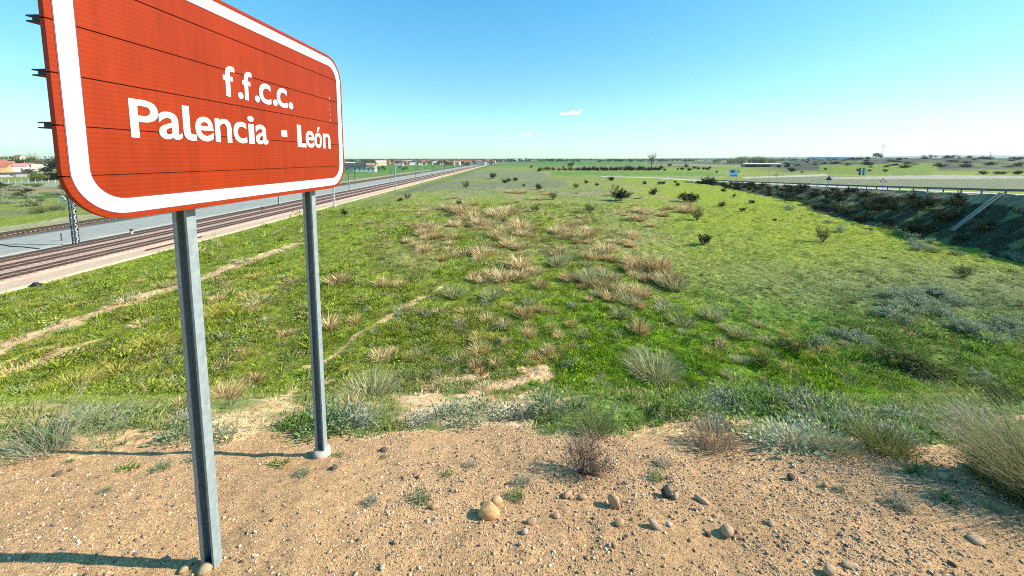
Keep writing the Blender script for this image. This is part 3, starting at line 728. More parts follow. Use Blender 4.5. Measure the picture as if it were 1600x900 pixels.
M_CLUMP = leaf_mat('grass clumps', None, None, 'tint', .3)
M_TAN = leaf_mat('dry tan grass', (.44, .30, .12), (.74, .57, .29), None, .25)
M_PINKT = leaf_mat('pinkish dry grass', (.46, .33, .15), (.74, .57, .30), None, .2)
M_YEL = leaf_mat('yellow green grass', (.50, .44, .09), (.56, .46, .14), None, .3)
M_GGRN = leaf_mat('grey green grass', (.36, .36, .15), (.46, .43, .22), None, .25)
M_GREYS = leaf_mat('grey shrub', (.34, .38, .22), (.42, .46, .29), None, .2)
M_DKB = leaf_mat('dark shrub leaves', (.022, .030, .010), (.05, .058, .018), None, .1)
M_BRN = leaf_mat('brown twigs', (.13, .09, .07), (.19, .14, .11), None, .05)
M_OLV = leaf_mat('olive shrub leaves', (.10, .13, .03), (.16, .18, .05), None, .2)
M_GRN = leaf_mat('fresh green leaves', (.09, .18, .02), (.13, .24, .03), None, .25)

def gn_scatter(name, protos, P, rot, sc, tint, label, cat, sxy=None):
    """one object of uncountable small growth or grit, placed with geometry nodes"""
    c = bpy.data.collections.new(name + ' pieces')
    for i, me in enumerate(protos): o = bpy.data.objects.new('%s_piece_%02d' % (name, i), me); c.objects.link(o)
    me = bpy.data.meshes.new(name); me.vertices.add(len(P)); me.vertices.foreach_set('co', P.astype(np.float32).ravel()); me.update()
    def fa(n, t, v): a = me.attributes.new(n, t, 'POINT'); a.data.foreach_set({'FLOAT': 'value', 'INT': 'value', 'FLOAT_VECTOR': 'vector', 'FLOAT_COLOR': 'color'}[t], np.ascontiguousarray(v).ravel())
    fa('rot', 'FLOAT_VECTOR', rot.astype(np.float32)); fa('sc', 'FLOAT_VECTOR', sc.astype(np.float32)); fa('vi', 'INT', rng.integers(0, len(protos), len(P)).astype(np.int32))
    fa('tint', 'FLOAT_COLOR', np.concatenate([tint, np.ones((len(P), 1))], 1).astype(np.float32))
    o = bpy.data.objects.new(name, me); COL.objects.link(o)
    ng = bpy.data.node_groups.new(name, 'GeometryNodeTree'); ng.interface.new_socket('Geometry', in_out='INPUT', socket_type='NodeSocketGeometry'); ng.interface.new_socket('Geometry', in_out='OUTPUT', socket_type='NodeSocketGeometry')
    gi = ng.nodes.new('NodeGroupInput'); go = ng.nodes.new('NodeGroupOutput')
    ci = ng.nodes.new('GeometryNodeCollectionInfo'); ci.inputs['Collection'].default_value = c; ci.inputs['Separate Children'].default_value = True; ci.inputs['Reset Children'].default_value = True
    ip = ng.nodes.new('GeometryNodeInstanceOnPoints'); ip.inputs['Pick Instance'].default_value = True
    def na(n, dt): x = ng.nodes.new('GeometryNodeInputNamedAttribute'); x.data_type = dt; x.inputs['Name'].default_value = n; return x.outputs[0]
    ng.links.new(gi.outputs[0], ip.inputs['Points']); ng.links.new(ci.outputs[0], ip.inputs['Instance']); ng.links.new(na('vi', 'INT'), ip.inputs['Instance Index'])
    er = ng.nodes.new('FunctionNodeEulerToRotation'); ng.links.new(na('rot', 'FLOAT_VECTOR'), er.inputs[0]); ng.links.new(er.outputs[0], ip.inputs['Rotation']); ng.links.new(na('sc', 'FLOAT_VECTOR'), ip.inputs['Scale'])
    ng.links.new(ip.outputs[0], go.inputs[0])
    md = o.modifiers.new('scatter', 'NODES'); md.node_group = ng
    tag(o, label, cat, None, 'stuff'); return o

# ---- short green growth over slope and field
cl = [vmesh('tuft', [blades(16, .09, .13, .5, .9, .012, 100 + k)], M_CLUMP) for k in range(5)]
cl += [vmesh('weed', [blades(13, .04, .11, 1.0, .8, .030, 120 + k, seg=2)], M_CLUMP) for k in range(3)]
cl += [vmesh('cushion', [leaves(np.random.default_rng(k).normal(0, 1, (70, 3)) * [.07, .07, .03] + [0, 0, .05], .035, k)], M_CLUMP) for k in range(3)]
def scatter_pts(n, y0, y1, umax, pw=1.0):
    t_ = rng.uniform(0, 1, n); y = 1 / (1 / y0 + (1 / y1 - 1 / y0) * t_ ** pw); x = (y + 5) * rng.uniform(-umax, umax, n); return x, y
def green_scatter(name, n, y0, y1, umax, s0, grow, label, cat, pw=1.0):
    x, y = scatter_pts(n, y0, y1, umax, pw)
    d, _, sd_ = poly_near(x, y, GUARD)
    k = (y > gravel_edge(x) + .03) & (x > -44.5 ) & ~((sd_ < 0) | (d < 1.5)) & (rng.uniform(0, 1, n) < .25 + 1.1 * fbm(x / 1.1, y / 1.1, 201, 3))
    bare = np.zeros(n, bool)
    for P, wd, st in PATHS: dd, _, _ = poly_near(x, y, P); bare |= dd < wd * 1.0 * (.6 + .8 * rng.uniform(0, 1, n))
    k &= ~(bare & (rng.uniform(0, 1, n) < .93))
    nb = fbm(x / .9, y / .5, 97, 3); k &= ~((nb > .54) & (y < 4.5) & (rng.uniform(0, 1, n) < .8))
    x, y = x[k], y[k]; n = len(x); z = height(x, y)
    c = ground_col(x, y) * rng.uniform(.55, 1.75, (n, 1))
    g = rng.uniform(0, 1, n); c[g < .12] = c[g < .12] * .3 + np.array([.30, .33, .20]) * .7; c[g > .95] = TAN * .9
    sc = (s0 * (1 + grow * np.maximum(y - 12, 0)) * rng.uniform(.55, 1.35, n) * (.45 + 1.2 * fbm(x / 2.2, y / 2.2, 202, 2)) * np.minimum(.8 + .22 * rng.pareto(2.2, n), 2.4))[:, None] * np.array([1, 1, 1]) * np.stack([np.ones(n), np.ones(n), rng.uniform(.7, 1.4, n)], 1)
    turf = sstep(.15, .4, x / y) * sstep(20, 30, y); sc = sc * (1 - .5 * turf)[:, None]
    rot = np.stack([rng.normal(0, .12, n), rng.normal(0, .12, n), rng.uniform(0, 6.28, n)], 1)
    return gn_scatter(name, cl, np.stack([x, y, z], 1), rot, sc, np.clip(c, .01, .8), label, cat)
green_scatter('slope_grass', 60000, 2.4, 18, 1.75, .46, .09, 'short green and grey growth covering the embankment slope below the gravel', 'grass', .5)
green_scatter('field_grass', 80000, 14, 85, 1.6, 1.25, .035, 'short green grass and weeds covering the wide field', 'grass')

green_scatter('crest_grass', 22000, 2.3, 6.5, 1.75, .40, .04, 'sparse short green growth just below the gravel edge', 'grass', .7)
# ---- grit and pebbles on the crest
def stone_mesh(seed, sub=1, flat=.65, rough_=.16, mt=None, smooth=True, cut=None):
    import bmesh
    bm = bmesh.new(); bmesh.ops.create_icosphere(bm, subdivisions=sub, radius=.5)
    g = np.random.default_rng(seed); k = g.normal(0, 1, (6, 3)); k /= np.linalg.norm(k, axis=1)[:, None]; dd = g.uniform(.30, .48, 6)
    for v in bm.verts:
        p = np.array(v.co[:])
        for q, d_ in zip(k, dd):
            t_ = p @ q
            if t_ > d_: p = p - q * (t_ - d_) * .85
        if cut and p[0] < cut: p[0] = cut + (p[0] - cut) * .08
        p = p * (1 + g.normal(0, rough_ * .25)); v.co = (p[0], p[1] * .8, p[2] * flat)
    me = bpy.data.meshes.new('stone'); bm.to_mesh(me); bm.free()
    if smooth: me.polygons.foreach_set('use_smooth', [True] * len(me.polygons))
    if mt: me.materials.append(mt)
    return me
def inst_mat(name):
    m = mat(name, (.5, .4, .3), .85, 0, .2); L = m.node_tree.links; b = m.node_tree.nodes['Principled BSDF']
    a = N(m, 'ShaderNodeAttribute', attribute_name='tint', attribute_type='INSTANCER'); L.new(a.outputs['Color'], b.inputs['Base Color']); return m
M_PEB = inst_mat('pebbles')
pebs = [stone_mesh(300 + k, 1, .6, .3, M_PEB, k % 2 == 0) for k in range(8)]
n = 300000; y = 1.0 + 2.3 * rng.uniform(0, 1, n) ** 1.15; x = (y + .6) * rng.uniform(-1.7, 1.7, n)
dens = fbm(x / .5, y / .5, 211, 3); right = sstep(-1.2, .8, x) * .55 + .35
k = (y < gravel_edge(x) + .35 * rng.uniform(0, 1, n)) & (rng.uniform(0, 1, n) < right * (dens * 1.9 - .15)); x, y = x[k], y[k]; n = len(x)
sz = .0045 + .0040 * rng.pareto(2.6, n); sz = np.minimum(sz, .020)
pal = np.array([[.60, .42, .25], [.66, .50, .33], [.50, .31, .17], [.42, .36, .30], [.22, .15, .11], [.72, .62, .47], [.55, .33, .19], [.14, .10, .08]])
c = pal[rng.choice(8, n, p=[.22, .10, .16, .05, .20, .03, .08, .16])] * rng.uniform(.8, 1.2, (n, 1))  # extra dark pebbles stand in for small shadow pits in the gravel
gn_scatter('pebbles', pebs, np.stack([x, y, height(x, y) + sz * .12], 1), np.stack([rng.normal(0, .3, n), rng.normal(0, .3, n), rng.uniform(0, 6.28, n)], 1), np.stack([sz, sz * rng.uniform(.6, 1.1, n), sz * rng.uniform(.7, 1.2, n)], 1), c,
           'loose grit and small pebbles strewn over the orange gravel crest', 'pebbles')

# ---- single stones
def stone(px, py, wpx, label, col, flat=.65, rz=0, asp=.8, seed=1, sink=.18, dark=None, tilt=0, group=None):
    x, y, z = at(px, py); w_ = (.82 if wpx > 14 else .9) * wpx * mpp(y * .996 + (EYE - z) * .09); col = tuple(float(.55 * a_ + .45 * b_) * .82 for a_, b_ in zip(col, (GRAVEL if max(col) > .3 else col)))
    m = noisy('stone ' + str(seed), col, tuple(c_ * .72 for c_ in col) if dark is None else dark, 9, bump=.004, bscale=30, rough=.8)
    me = stone_mesh(seed, 2 if seed != 401 else 4, flat, .22 if seed != 401 else .03, m, True, -.26 if seed == 401 else None); o = link('stone', me, (x, y, z + w_ * flat * (.5 - sink)), rz, (w_, w_ * asp / .8, w_)); o.rotation_euler[1] = tilt
    tag(o, label, 'stone', group); return o
stone(762, 806, 50, 'largest stone on the gravel, rounded and warm orange with one dark broken end', (.98, .48, .15), .60, -.35, .62, 401, .16)
stone(776, 787, 24, 'rounded yellowish cobble right behind the largest orange stone', (.72, .55, .28), .7, .3, .8, 402)
stone(678, 794, 13, 'small yellow stone left of the largest orange stone', (.70, .55, .26), .8, .3, .7, 403)
stone(960, 792, 30, 'wedge shaped pink beige stone with a dark shadowed left edge', (.66, .42, .27), .85, -.7, .5, 404, .1, None, .5)
stone(968, 819, 20, 'small beige stone just below the wedge shaped pink one', (.62, .42, .24), .6, .4, .7, 405)
stone(1041, 775, 20, 'dark round nearly black stone in the middle right of the gravel', (.07, .06, .05), .9, .3, .9, 406, .1)
stone(1056, 777, 18, 'pale angular stone touching the dark round stone', (.62, .46, .28), .6, .8, .6, 407)
stone(1024, 824, 30, 'flat grey oblong stone lying tilted on the gravel', (.42, .42, .36), .4, -.5, .45, 408, .1, None, .4)
stone(1045, 821, 11, 'small white pebble beside the flat grey stone', (.82, .80, .74), .7, 0, .8, 409)
stone(1136, 835, 26, 'squarish pink stone with a dark shadow on its left', (.60, .40, .29), .75, .2, .8, 410, .15)
stone(830, 818, 22, 'brownish grey stone to the right of the largest orange stone', (.40, .31, .24), .6, .5, .7, 411)
stone(886, 776, 24, 'pinkish slab with a thin dark left side', (.60, .38, .26), .6, .7, .6, 412)
stone(910, 779, 20, 'pale rounded stone right beside the pinkish slab', (.66, .52, .34), .5, -.2, .7, 413)
stone(1095, 783, 30, 'elongated pale beige stone to the right of the dark round stone', (.66, .50, .31), .4, -.8, .4, 414)
stone(1235, 748, 16, 'small dark brown stone near the grass edge on the right', (.14, .10, .08), .8, 0, .8, 415)
stone(1475, 748, 24, 'rounded yellowish stone beside the leafy weeds on the right', (.66, .54, .32), .55, .2, .7, 416)
stone(1508, 735, 30, 'pale flat stone under the white cup on the right', (.62, .50, .34), .45, -.4, .7, 417)
stone(1296, 896, 22, 'pale upright stone cut by the bottom edge of the picture', (.62, .48, .36), 1.0, .2, .7, 418)
stone(320, 893, 26, 'greyish cobble against the foot of the near sign post', (.55, .45, .30), .7, .4, .8, 419)
stone(302, 878, 16, 'pale flat chip behind the foot of the near sign post', (.70, .58, .38), .5, .4, .8, 420)
stone(290, 890, 22, 'buff cobble left of the foot of the near sign post', (.62, .48, .28), .6, 1.4, .7, 423)
stone(146, 842, 0 + 14, 'mauve grey stone on the gravel left of the near sign post', (.50, .38, .36), .7, .4, .8, 421) if False else None
stone(262, 874, 15, 'mauve grey stone just left of the near sign post', (.45, .33, .30), .7, .4, .8, 422)
stone(600, 705, 14, 'small dark stone near the grass edge right of the far sign post', (.16, .11, .09), .6, .4, .8, 424)
stone(522, 733, 15, 'dark pitted stone to the right of the concrete footing', (.16, .12, .10), .7, .1, .8, 425)
stone(1525, 845, 32, 'low pink boulder half sunk in the gravel at far right', (.60, .42, .30), .3, .1, .7, 426, .3)
stone(1330, 885, 38, 'long buff slab half sunk at the bottom right', (.64, .48, .30), .22, -.2, .4, 427, .25)
stone(918, 836, 13, 'white chip in the gravel below the brownish grey stone', (.78, .74, .66), .7, .1, .8, 428) if False else None
stone(820, 833, 13, 'small white chip below the brownish grey stone', (.78, .74, .66), .7, .1, .8, 429)
stone(870, 808, 16, 'small orange pebble between the largest stone and the wedge stone', (.66, .42, .24), .6, .1, .8, 430)
stone(1205, 820, 15, 'small buff stone right of the squarish pink one', (.64, .52, .34), .6, .6, .8, 431)
g = np.random.default_rng(5)
for k in range(26):
    px = g.uniform(20, 1590); py = g.uniform(735, 895)
    if 240 < px < 340: continue
    c_ = pal[g.integers(0, 8)]; stone(px, py, g.uniform(6, 13), 'small loose stone among the grit of the gravel crest', tuple(float(v_) for v_ in c_), g.uniform(.5, .8), g.uniform(0, 6), g.uniform(.55, .85), 440 + k, .2, None, 0, 'small loose stones on the gravel crest')

# white plastic cup thrown among the weeds
x, y, z = at(1530, 733); e = empty('discarded_cup', (x, y, z + .02)); e.rotation_euler = (0, 0, R(20)); tag(e, 'white plastic cup with a reddish rim lying by the big dry tussock', 'litter')
m = MB(); m.tube([(-.05, 0, .035), (.035, 0, .0)], [.020, .026], 14); m.build('cup', mat('white plastic', (.85, .87, .9), .35), e, True)
m = MB(); m.tube([(.035, 0, .0), (.05, 0, -.006)], [.0275, .0265], 14); m.build('rim', mat('faded red plastic', (.55, .16, .12), .5), e, True)

# ------------------------------------------------------------------ single plants
def plant(me, px, py, wpx, wref, label, cat, group=None, name='tussock', sz=1.0, rz=None, xyz=None):
    x, y, z = xyz or at(px, py); s = wpx * mpp(y) / wref
    o = link(name, me, (x, y, z - .01 * s), random.uniform(0, 6.28) if rz is None else rz, (s, s, s * sz)); tag(o, label, cat, group); return o
TUS = {}
for k in range(4):
    TUS['tan', k] = vmesh('tussock', [blades(300, .34, .62, .7, .6, .034, 500 + k, tint=1.1, hvar=.5), blades(60, .3, .2, 1.2, .5, .03, 510 + k)], M_TAN)
    TUS['pink', k] = vmesh('tussock', [blades(300, .36, .56, .75, .7, .034, 520 + k, tint=1.1, hvar=.5)], M_PINKT)
    TUS['yel', k] = vmesh('tussock', [blades(260, .36, .5, .7, .9, .028, 530 + k, tilt=(.25, 0), tint=.9, hvar=.5)], M_YEL)
    TUS['gg', k] = vmesh('tussock', [blades(280, .36, .52, .75, .5, .026, 540 + k, tint=1.0, hvar=.5)], M_GGRN)
for kd_, mt_ in (('gg', M_GGRN), ('tan', M_TAN), ('yel', M_YEL)): TUS[kd_ + 'fine', 0] = vmesh('tussock', [blades(900, .38, .52, .75, .55, .012, 560, tint=1.0, hvar=.5), blades(260, .40, .3, 1.1, .5, .012, 561, tint=.9)], mt_)
def shrub(seed, mt, tw, h=.8, n=16, lf=500, ls=.05, spread=1.0, side=4, lv=2, wd=.016):
    (t_, tips) = twigs(n, h, spread, wd, seed, side, lv)
    g = np.random.default_rng(seed + 1); P = tips[g.integers(0, len(tips), lf)] + g.normal(0, .035, (lf, 3)); P[:, 2] = np.maximum(P[:, 2], .02)
    return (t_, leaves(P, ls, seed + 2))
SH = {}
for k in range(4):
    t_, l_ = shrub(600 + 7 * k, None, None, .75, 18, 2000, .085, 1.15); SH['dark', k] = (vmesh('twigs', [t_], M_BRN), vmesh('foliage', [l_], M_DKB))
    t_, l_ = shrub(640 + 7 * k, None, None, .6, 20, 1600, .055, 1.25); SH['grey', k] = (vmesh('twigs', [t_], M_BRN), vmesh('foliage', [l_], M_GREYS))
    t_, l_ = shrub(680 + 7 * k, None, None, .8, 26, 1200, .055, .9, 5); SH['bare', k] = (vmesh('twigs', [t_], M_BRN), vmesh('foliage', [l_], M_OLV))
    t_, l_ = shrub(720 + 7 * k, None, None, .7, 16, 1600, .07, 1.1); SH['olive', k] = (vmesh('twigs', [t_], M_BRN), vmesh('foliage', [l_], M_OLV))
def put_shrub(kind, px, py, wpx, label, group=None, hr=.75, cat='shrub', xyz=None, name='shrub'):
    if name in ('shrub', 'far_bush'): wpx = wpx * .86
    a, b = SH[kind, random.randrange(4)]; x, y, z = xyz or at(px, py); s = wpx * mpp(y) / 1.25
    e = empty(name, (x, y, z - .03 * s), random.uniform(0, 6.28)); e.scale = (s, s, s * hr / .6)
    tag(e, label, cat, group); link('twigs', a, parent=e); link('foliage', b, parent=e); return e

# named shrubs across the field (survey position of the foot, width)
for kind, px, py, w_, hr, lab in [
    ('dark', 968, 313, 30, .68, 'large dark leaning shrub, tallest in the middle of the field'),
    ('dark', 1020, 305, 13, .9, 'small round dark shrub right of the tallest dark shrub'),
    ('dark', 1077, 316, 32, .5, 'wide low dark shrub, last big one before the dark bank'),
    ('bare', 1089, 344, 24, .8, 'loose brown shrub with a long shadow, above the lone bush on smooth grass'),
    ('dark', 1100, 382, 19, .95, 'lone dark bush with a long shadow on smooth bright grass'),
    ('bare', 1286, 378, 24, 1.0, 'lone twiggy grey bush with a long shadow on the bright grass to the right'),
    ('bare', 1505, 433, 30, .65, 'twiggy bush on bright green grass at right, below the drainage chute'),
    ('bare', 922, 332, 20, .75, 'brown bushy shrub in the dry grass just below the tallest dark shrub'),
    ('bare', 864, 312, 17, .75, 'small brown shrub with a flat shadow left of the tallest dark shrub'),
    ('bare', 837, 331, 20, .6, 'low brown shrub among tan tussocks in the left middle of the field'),
    ('dark', 842, 296, 11, .85, 'small dark bush in the far grey part of the field'),
    ('olive', 900, 294, 10, 1.0, 'small yellowish green bush in the far middle of the field'),
    ('dark', 1127, 323, 12, .7, 'small dark scraggy shrub right of the widest low shrub'),
    ('dark', 1007, 288, 7, .8, 'tiny round bush furthest left of four behind the tall shrub'),
    ('dark', 717, 323, 14, .75, 'dark green bush at the left side of the tan grass patch'),
    ('bare', 756, 338, 13, .75, 'small brown shrub in the upper part of the tan grass patch'),
    ('bare', 787, 349, 15, .7, 'greyish brown shrub in the right part of the tan grass patch'),
    ('bare', 728, 294, 13, .9, 'bare grey bush left of the round dark evergreen'),
    ('dark', 770, 279, 10, .95, 'round dark evergreen bush near the end of the ballast line'),
    ('bare', 636, 311, 14, .7, 'brown shrub at the foot of the railway shoulder, right one of a pair'),
    ('dark', 625, 314, 9, .6, 'dark shrub at the foot of the railway shoulder, left one of a pair'),
    ('dark', 539, 337, 14, .75, 'dark green bush just right of the sign beside the railway shoulder'),
    ('dark', 788, 286, 12, .5, 'low dark bush right of the round dark evergreen'),
    ('olive', 1236, 549, 44, .62, 'dark green bush with a deep shadow in the lush grass at right'),
    ('olive', 1188, 573, 36, .55, 'low dark green bush in lush grass left of a similar taller one'),
    ('bare', 1040, 500, 0, 1, '')]:
    if w_: put_shrub(kind, px, py, w_, lab, None, hr)
g = np.random.default_rng(11)
for px, py in [(1030, 288), (1037, 288), (1059, 291), (1055, 286), (1034, 264.5), (1038, 267), (1046, 260), (1059, 266), (1066, 266), (1072, 262), (1076, 267), (1085, 264), (1091, 265), (1099, 265), (1105, 266), (1109, 264), (1120, 270), (1153, 269), (1217, 262), (1229, 262), (1253, 270), (1289, 266),
               (955, 283), (932, 290), (915, 287), (805, 283), (818, 291), (842, 268), (830, 262), (880, 262), (1000, 263), (795, 283), (1130, 300), (1147, 308), (1175, 318), (1160, 330), (1210, 345), (1340, 268), (1383, 269), (1358, 268)]:
    put_shrub('dark', px, py, g.uniform(4, 8) if py < 280 else g.uniform(6, 10), 'small dark bush dotted over the far green plain', 'small dark bushes on the far plain', g.uniform(.6, .9), 'far bush', None, 'far_bush')
put_shrub('dark', 1237, 268, 17, 'long low dark bush on the far plain between the shed and the road', None, .35)

# tussocks one can single out
for kind, px, py, w_, hz, lab in [
    ('pink', 531, 443, 48, .9, 'rounded pinkish tan tussock alone on the grass right of the far sign post'),
    ('tan', 597, 448, 30, 1.1, 'golden tussock, left of a touching pair in the left middle'),
    ('tan', 625, 448, 26, 1.1, 'golden tussock, right of a touching pair in the left middle'),
    ('tan', 515, 512, 38, 1.2, 'upright tan tussock right beside the far sign post'),
    ('tan', 553, 505, 24, 1.4, 'narrow rusty tan tussock second from the far sign post'),
    ('yel', 343, 490, 56, .7, 'low yellow tussock between the two sign posts, the upper one'),
    ('yel', 385, 466, 44, .7, 'pale yellow tussock higher up between the two sign posts'),
    ('yel', 238, 545, 66, .8, 'yellow tussock left of the near sign post, the upper one'),
    ('yel', 183, 582, 52, .9, 'yellow tussock in the middle of three left of the near sign post'),
    ('yel', 116, 604, 72, .8, 'windswept yellow green tussock, leftmost of three with a dark shadow'),
    ('tan', 352, 622, 66, .9, 'golden brown tussock directly right of the near sign post'),
    ('tan', 398, 597, 30, 1.1, 'small golden tussock touching the bigger one right of the near sign post'),
    ('tan', 282, 634, 34, .8, 'brown tussock peeping out behind the left side of the near sign post'),
    ('pink', 455, 444, 36, .7, 'tan tussock partly hidden behind the far sign post'),
    ('pink', 845, 449, 28, 1.2, 'small brown tussock below the row of tan ones in mid field'),
    ('pink', 836, 427, 34, .8, 'tan tussock at the right end of the mid field row'),
    ('pink', 873, 398, 34, .7, 'tan tussock with a dark left shadow standing alone above the row'),
    ('tan', 998, 520, 42, 1.2, 'rusty brown tussock with upright blades in lush green grass'),
    ('gg', 1112, 498, 46, 1.2, 'spiky greyish tussock fanning upward in lush green grass'),
    ('gg', 1066, 505, 50, .7, 'olive flattened tussock left of the spiky greyish one'),
    ('gg', 1156, 526, 44, .9, 'dark hearted tussock hanging to the right, below the spiky one'),
    ('gg', 1021, 585, 92, .85, 'biggest grey green tussock, broad and domed in the lush grass'),
    ('gg', 1054, 450, 52, .9, 'olive brown rounded tussock at the right end of the dry patch'),
    ('tan', 857, 552, 28, 1.1, 'small tan tussock right of the centre in green growth'),
    ('tan', 776, 571, 30, 1.0, 'small orange tussock with a dark left side near bare streaks'),
    ('tan', 820, 495, 34, 1.1, 'loose tan tussock in the centre of the field'),
    ('tan', 788, 512, 32, .9, 'loose tan tussock below and left of the centre one'),
    ('gg', 768, 466, 44, .9, 'brown and green tussock under the left end of the tan row'),
    ('gg', 710, 462, 46, .9, 'brown and green tussock at the far end of the thin bare track'),
    ('gg', 578, 622, 100, .95, 'large mixed grey and tan tussock right of the far sign post near the slope foot'),
    ('pink', 545, 640, 50, 1.0, 'pinkish dry tussock at the left end of the large mixed one'),
    ('gg', 935, 462, 30, 1.0, 'greyish brown tussock below the broad dry patch')]:
    plant(TUS[kind + 'fine', 0] if w_ >= 56 and kind != 'pink' else TUS[kind, random.randrange(4)], px, py, w_, 1.15, lab, 'tussock', None, 'tussock', hz)
# dry patches: regions of many like tussocks
def region(poly, n, kinds, w0, w1, label, group, hz=(.6, 1.0), seed=0, nm='tussock'):
    g = np.random.default_rng(seed); P = np.array(poly); k = 0
    while k < n:
        px, py = g.uniform(P[:, 0].min(), P[:, 0].max()), g.uniform(P[:, 1].min(), P[:, 1].max())
        if not in_poly(np.array([px]), np.array([py]), poly)[0]: continue
        if fbm(np.array([px / 26]), np.array([py / 9]), 800 + seed, 2)[0] < .44: continue
        y = at(px, py)[1]; w_ = g.uniform(w0, w1) * g.choice([.8, 1.0, 1.35])
        plant(TUS[kinds[g.integers(0, len(kinds))], int(g.integers(0, 4))], px, py, w_, 1.15, label, nm.replace('_', ' '), group, nm, g.uniform(*hz)); k += 1
region([(640, 350), (700, 318), (800, 325), (815, 400), (700, 412), (625, 385)], 92, ['pink', 'pink', 'tan'], 16, 30, 'tan tussock in the broad pinkish dry patch of the left middle field', 'tussocks of the broad pinkish dry patch', seed=1)
region([(790, 350), (920, 345), (990, 355), (995, 385), (880, 380), (770, 372)], 56, ['pink', 'tan'], 14, 26, 'tan tussock in the long dry band across the middle field', 'tussocks of the long dry band', seed=2)
region([(740, 425), (820, 412), (830, 440), (720, 445)], 10, ['pink', 'tan'], 22, 34, 'tan tussock in the short row left of the dry patch', 'tussocks of the short row', seed=3)
region([(870, 400), (960, 385), (1040, 420), (1060, 445), (985, 490), (905, 480), (860, 430)], 46, ['pink', 'tan', 'gg'], 20, 38, 'tan tussock in the tall dry patch right of the centre', 'tussocks of the tall dry patch', (.8, 1.1), seed=4)
region([(980, 345), (1000, 318), (1080, 322), (1090, 350), (1000, 356)], 18, ['pink', 'tan'], 14, 24, 'tan tussock in the low dry patch below the wide low dark shrub', 'tussocks of the low far patch', seed=5)
region([(560, 345), (640, 318), (720, 305), (700, 330), (600, 380)], 22, ['pink', 'gg'], 12, 20, 'faded tussock on the dull ground between the railway and the pinkish patch', 'faded tussocks near the railway', (.4, .7), seed=6)
region([(800, 300), (1000, 300), (990, 345), (760, 335)], 34, ['pink', 'tan', 'gg'], 9, 17, 'small far tan tussock below the tallest dark shrub', 'small far tan tussocks', (.4, .7), seed=7)
region([(600, 480), (900, 470), (930, 560), (700, 590), (560, 560)], 75, ['gg', 'yel', 'tan'], 14, 32, 'thin greenish tussock in the rough weeds of the near field', 'thin greenish tussocks', (.6, 1.1), seed=8, nm='grass_clump')
region([(960, 440), (1230, 500), (1400, 560), (1350, 620), (1000, 640), (900, 600)], 55, ['gg', 'gg', 'yel'], 14, 34, 'low olive tussock in the lush near grass', 'low olive tussocks in lush grass', (.5, .9), seed=9, nm='grass_clump')
region([(20, 480), (270, 420), (460, 400), (470, 560), (300, 640), (60, 560)], 60, ['gg', 'yel', 'tan'], 14, 40, 'pale low tussock on the rough grass at the left', 'pale low tussocks at the left', (.4, .8), seed=10, nm='grass_clump')

def shrubs_in(poly, n, kind, w0, w1, hr, label, group, seed, cat='grey shrub'):
    g = np.random.default_rng(seed); P = np.array(poly); k = 0
    while k < n:
        px, py = g.uniform(P[:, 0].min(), P[:, 0].max()), g.uniform(P[:, 1].min(), P[:, 1].max())
        if in_poly(np.array([px]), np.array([py]), poly)[0]: put_shrub(kind if isinstance(kind, str) else kind[g.integers(0, len(kind))], px, py, g.uniform(w0, w1), label, group, g.uniform(*hr), cat, None, cat.replace(' ', '_')); k += 1
shrubs_in([(1360, 470), (1400, 455), (1495, 460), (1500, 490), (1420, 510), (1370, 490)], 22, 'grey', 28, 44, (.35, .5), 'grey low shrub in the broad grey patch at the right of the field', 'grey shrubs of the upper right patch', 21)
shrubs_in([(1270, 520), (1370, 530), (1370, 548), (1280, 540)], 7, 'grey', 28, 42, (.4, .6), 'grey low shrub in the short row below the broad grey patch', 'grey shrubs of the short row', 22)
shrubs_in([(1470, 515), (1570, 505), (1600, 530), (1500, 545)], 11, 'grey', 34, 52, (.4, .6), 'grey shrub in the clump near the right edge of the field', 'grey shrubs near the right edge', 23)
shrubs_in([(1370, 560), (1460, 575), (1600, 600), (1600, 640), (1450, 620)], 13, ['grey', 'olive'], 34, 60, (.35, .5), 'grey green shrub on the lower right slope behind the big dry tussock', 'grey green shrubs on the lower right slope', 24)
shrubs_in([(1000, 620), (1300, 600), (1330, 640), (1000, 650)], 20, ['olive', 'grey'], 22, 38, (.4, .6), 'leafy bluish green weed at the foot of the slope', 'leafy weeds at the slope foot', 25, 'weed')
shrubs_in([(560, 470), (900, 440), (930, 640), (640, 600), (540, 560)], 26, 'grey', 12, 26, (.4, .6), 'faint grey weed in the rough near field', 'faint grey weeds', 26, 'weed')
shrubs_in([(1180, 310), (1500, 385), (1600, 400), (1600, 412), (1450, 395), (1300, 362)], 18, 'grey', 14, 26, (.4, .6), 'greyish weed along the foot of the dark bank', 'greyish weeds along the bank foot', 27, 'weed')

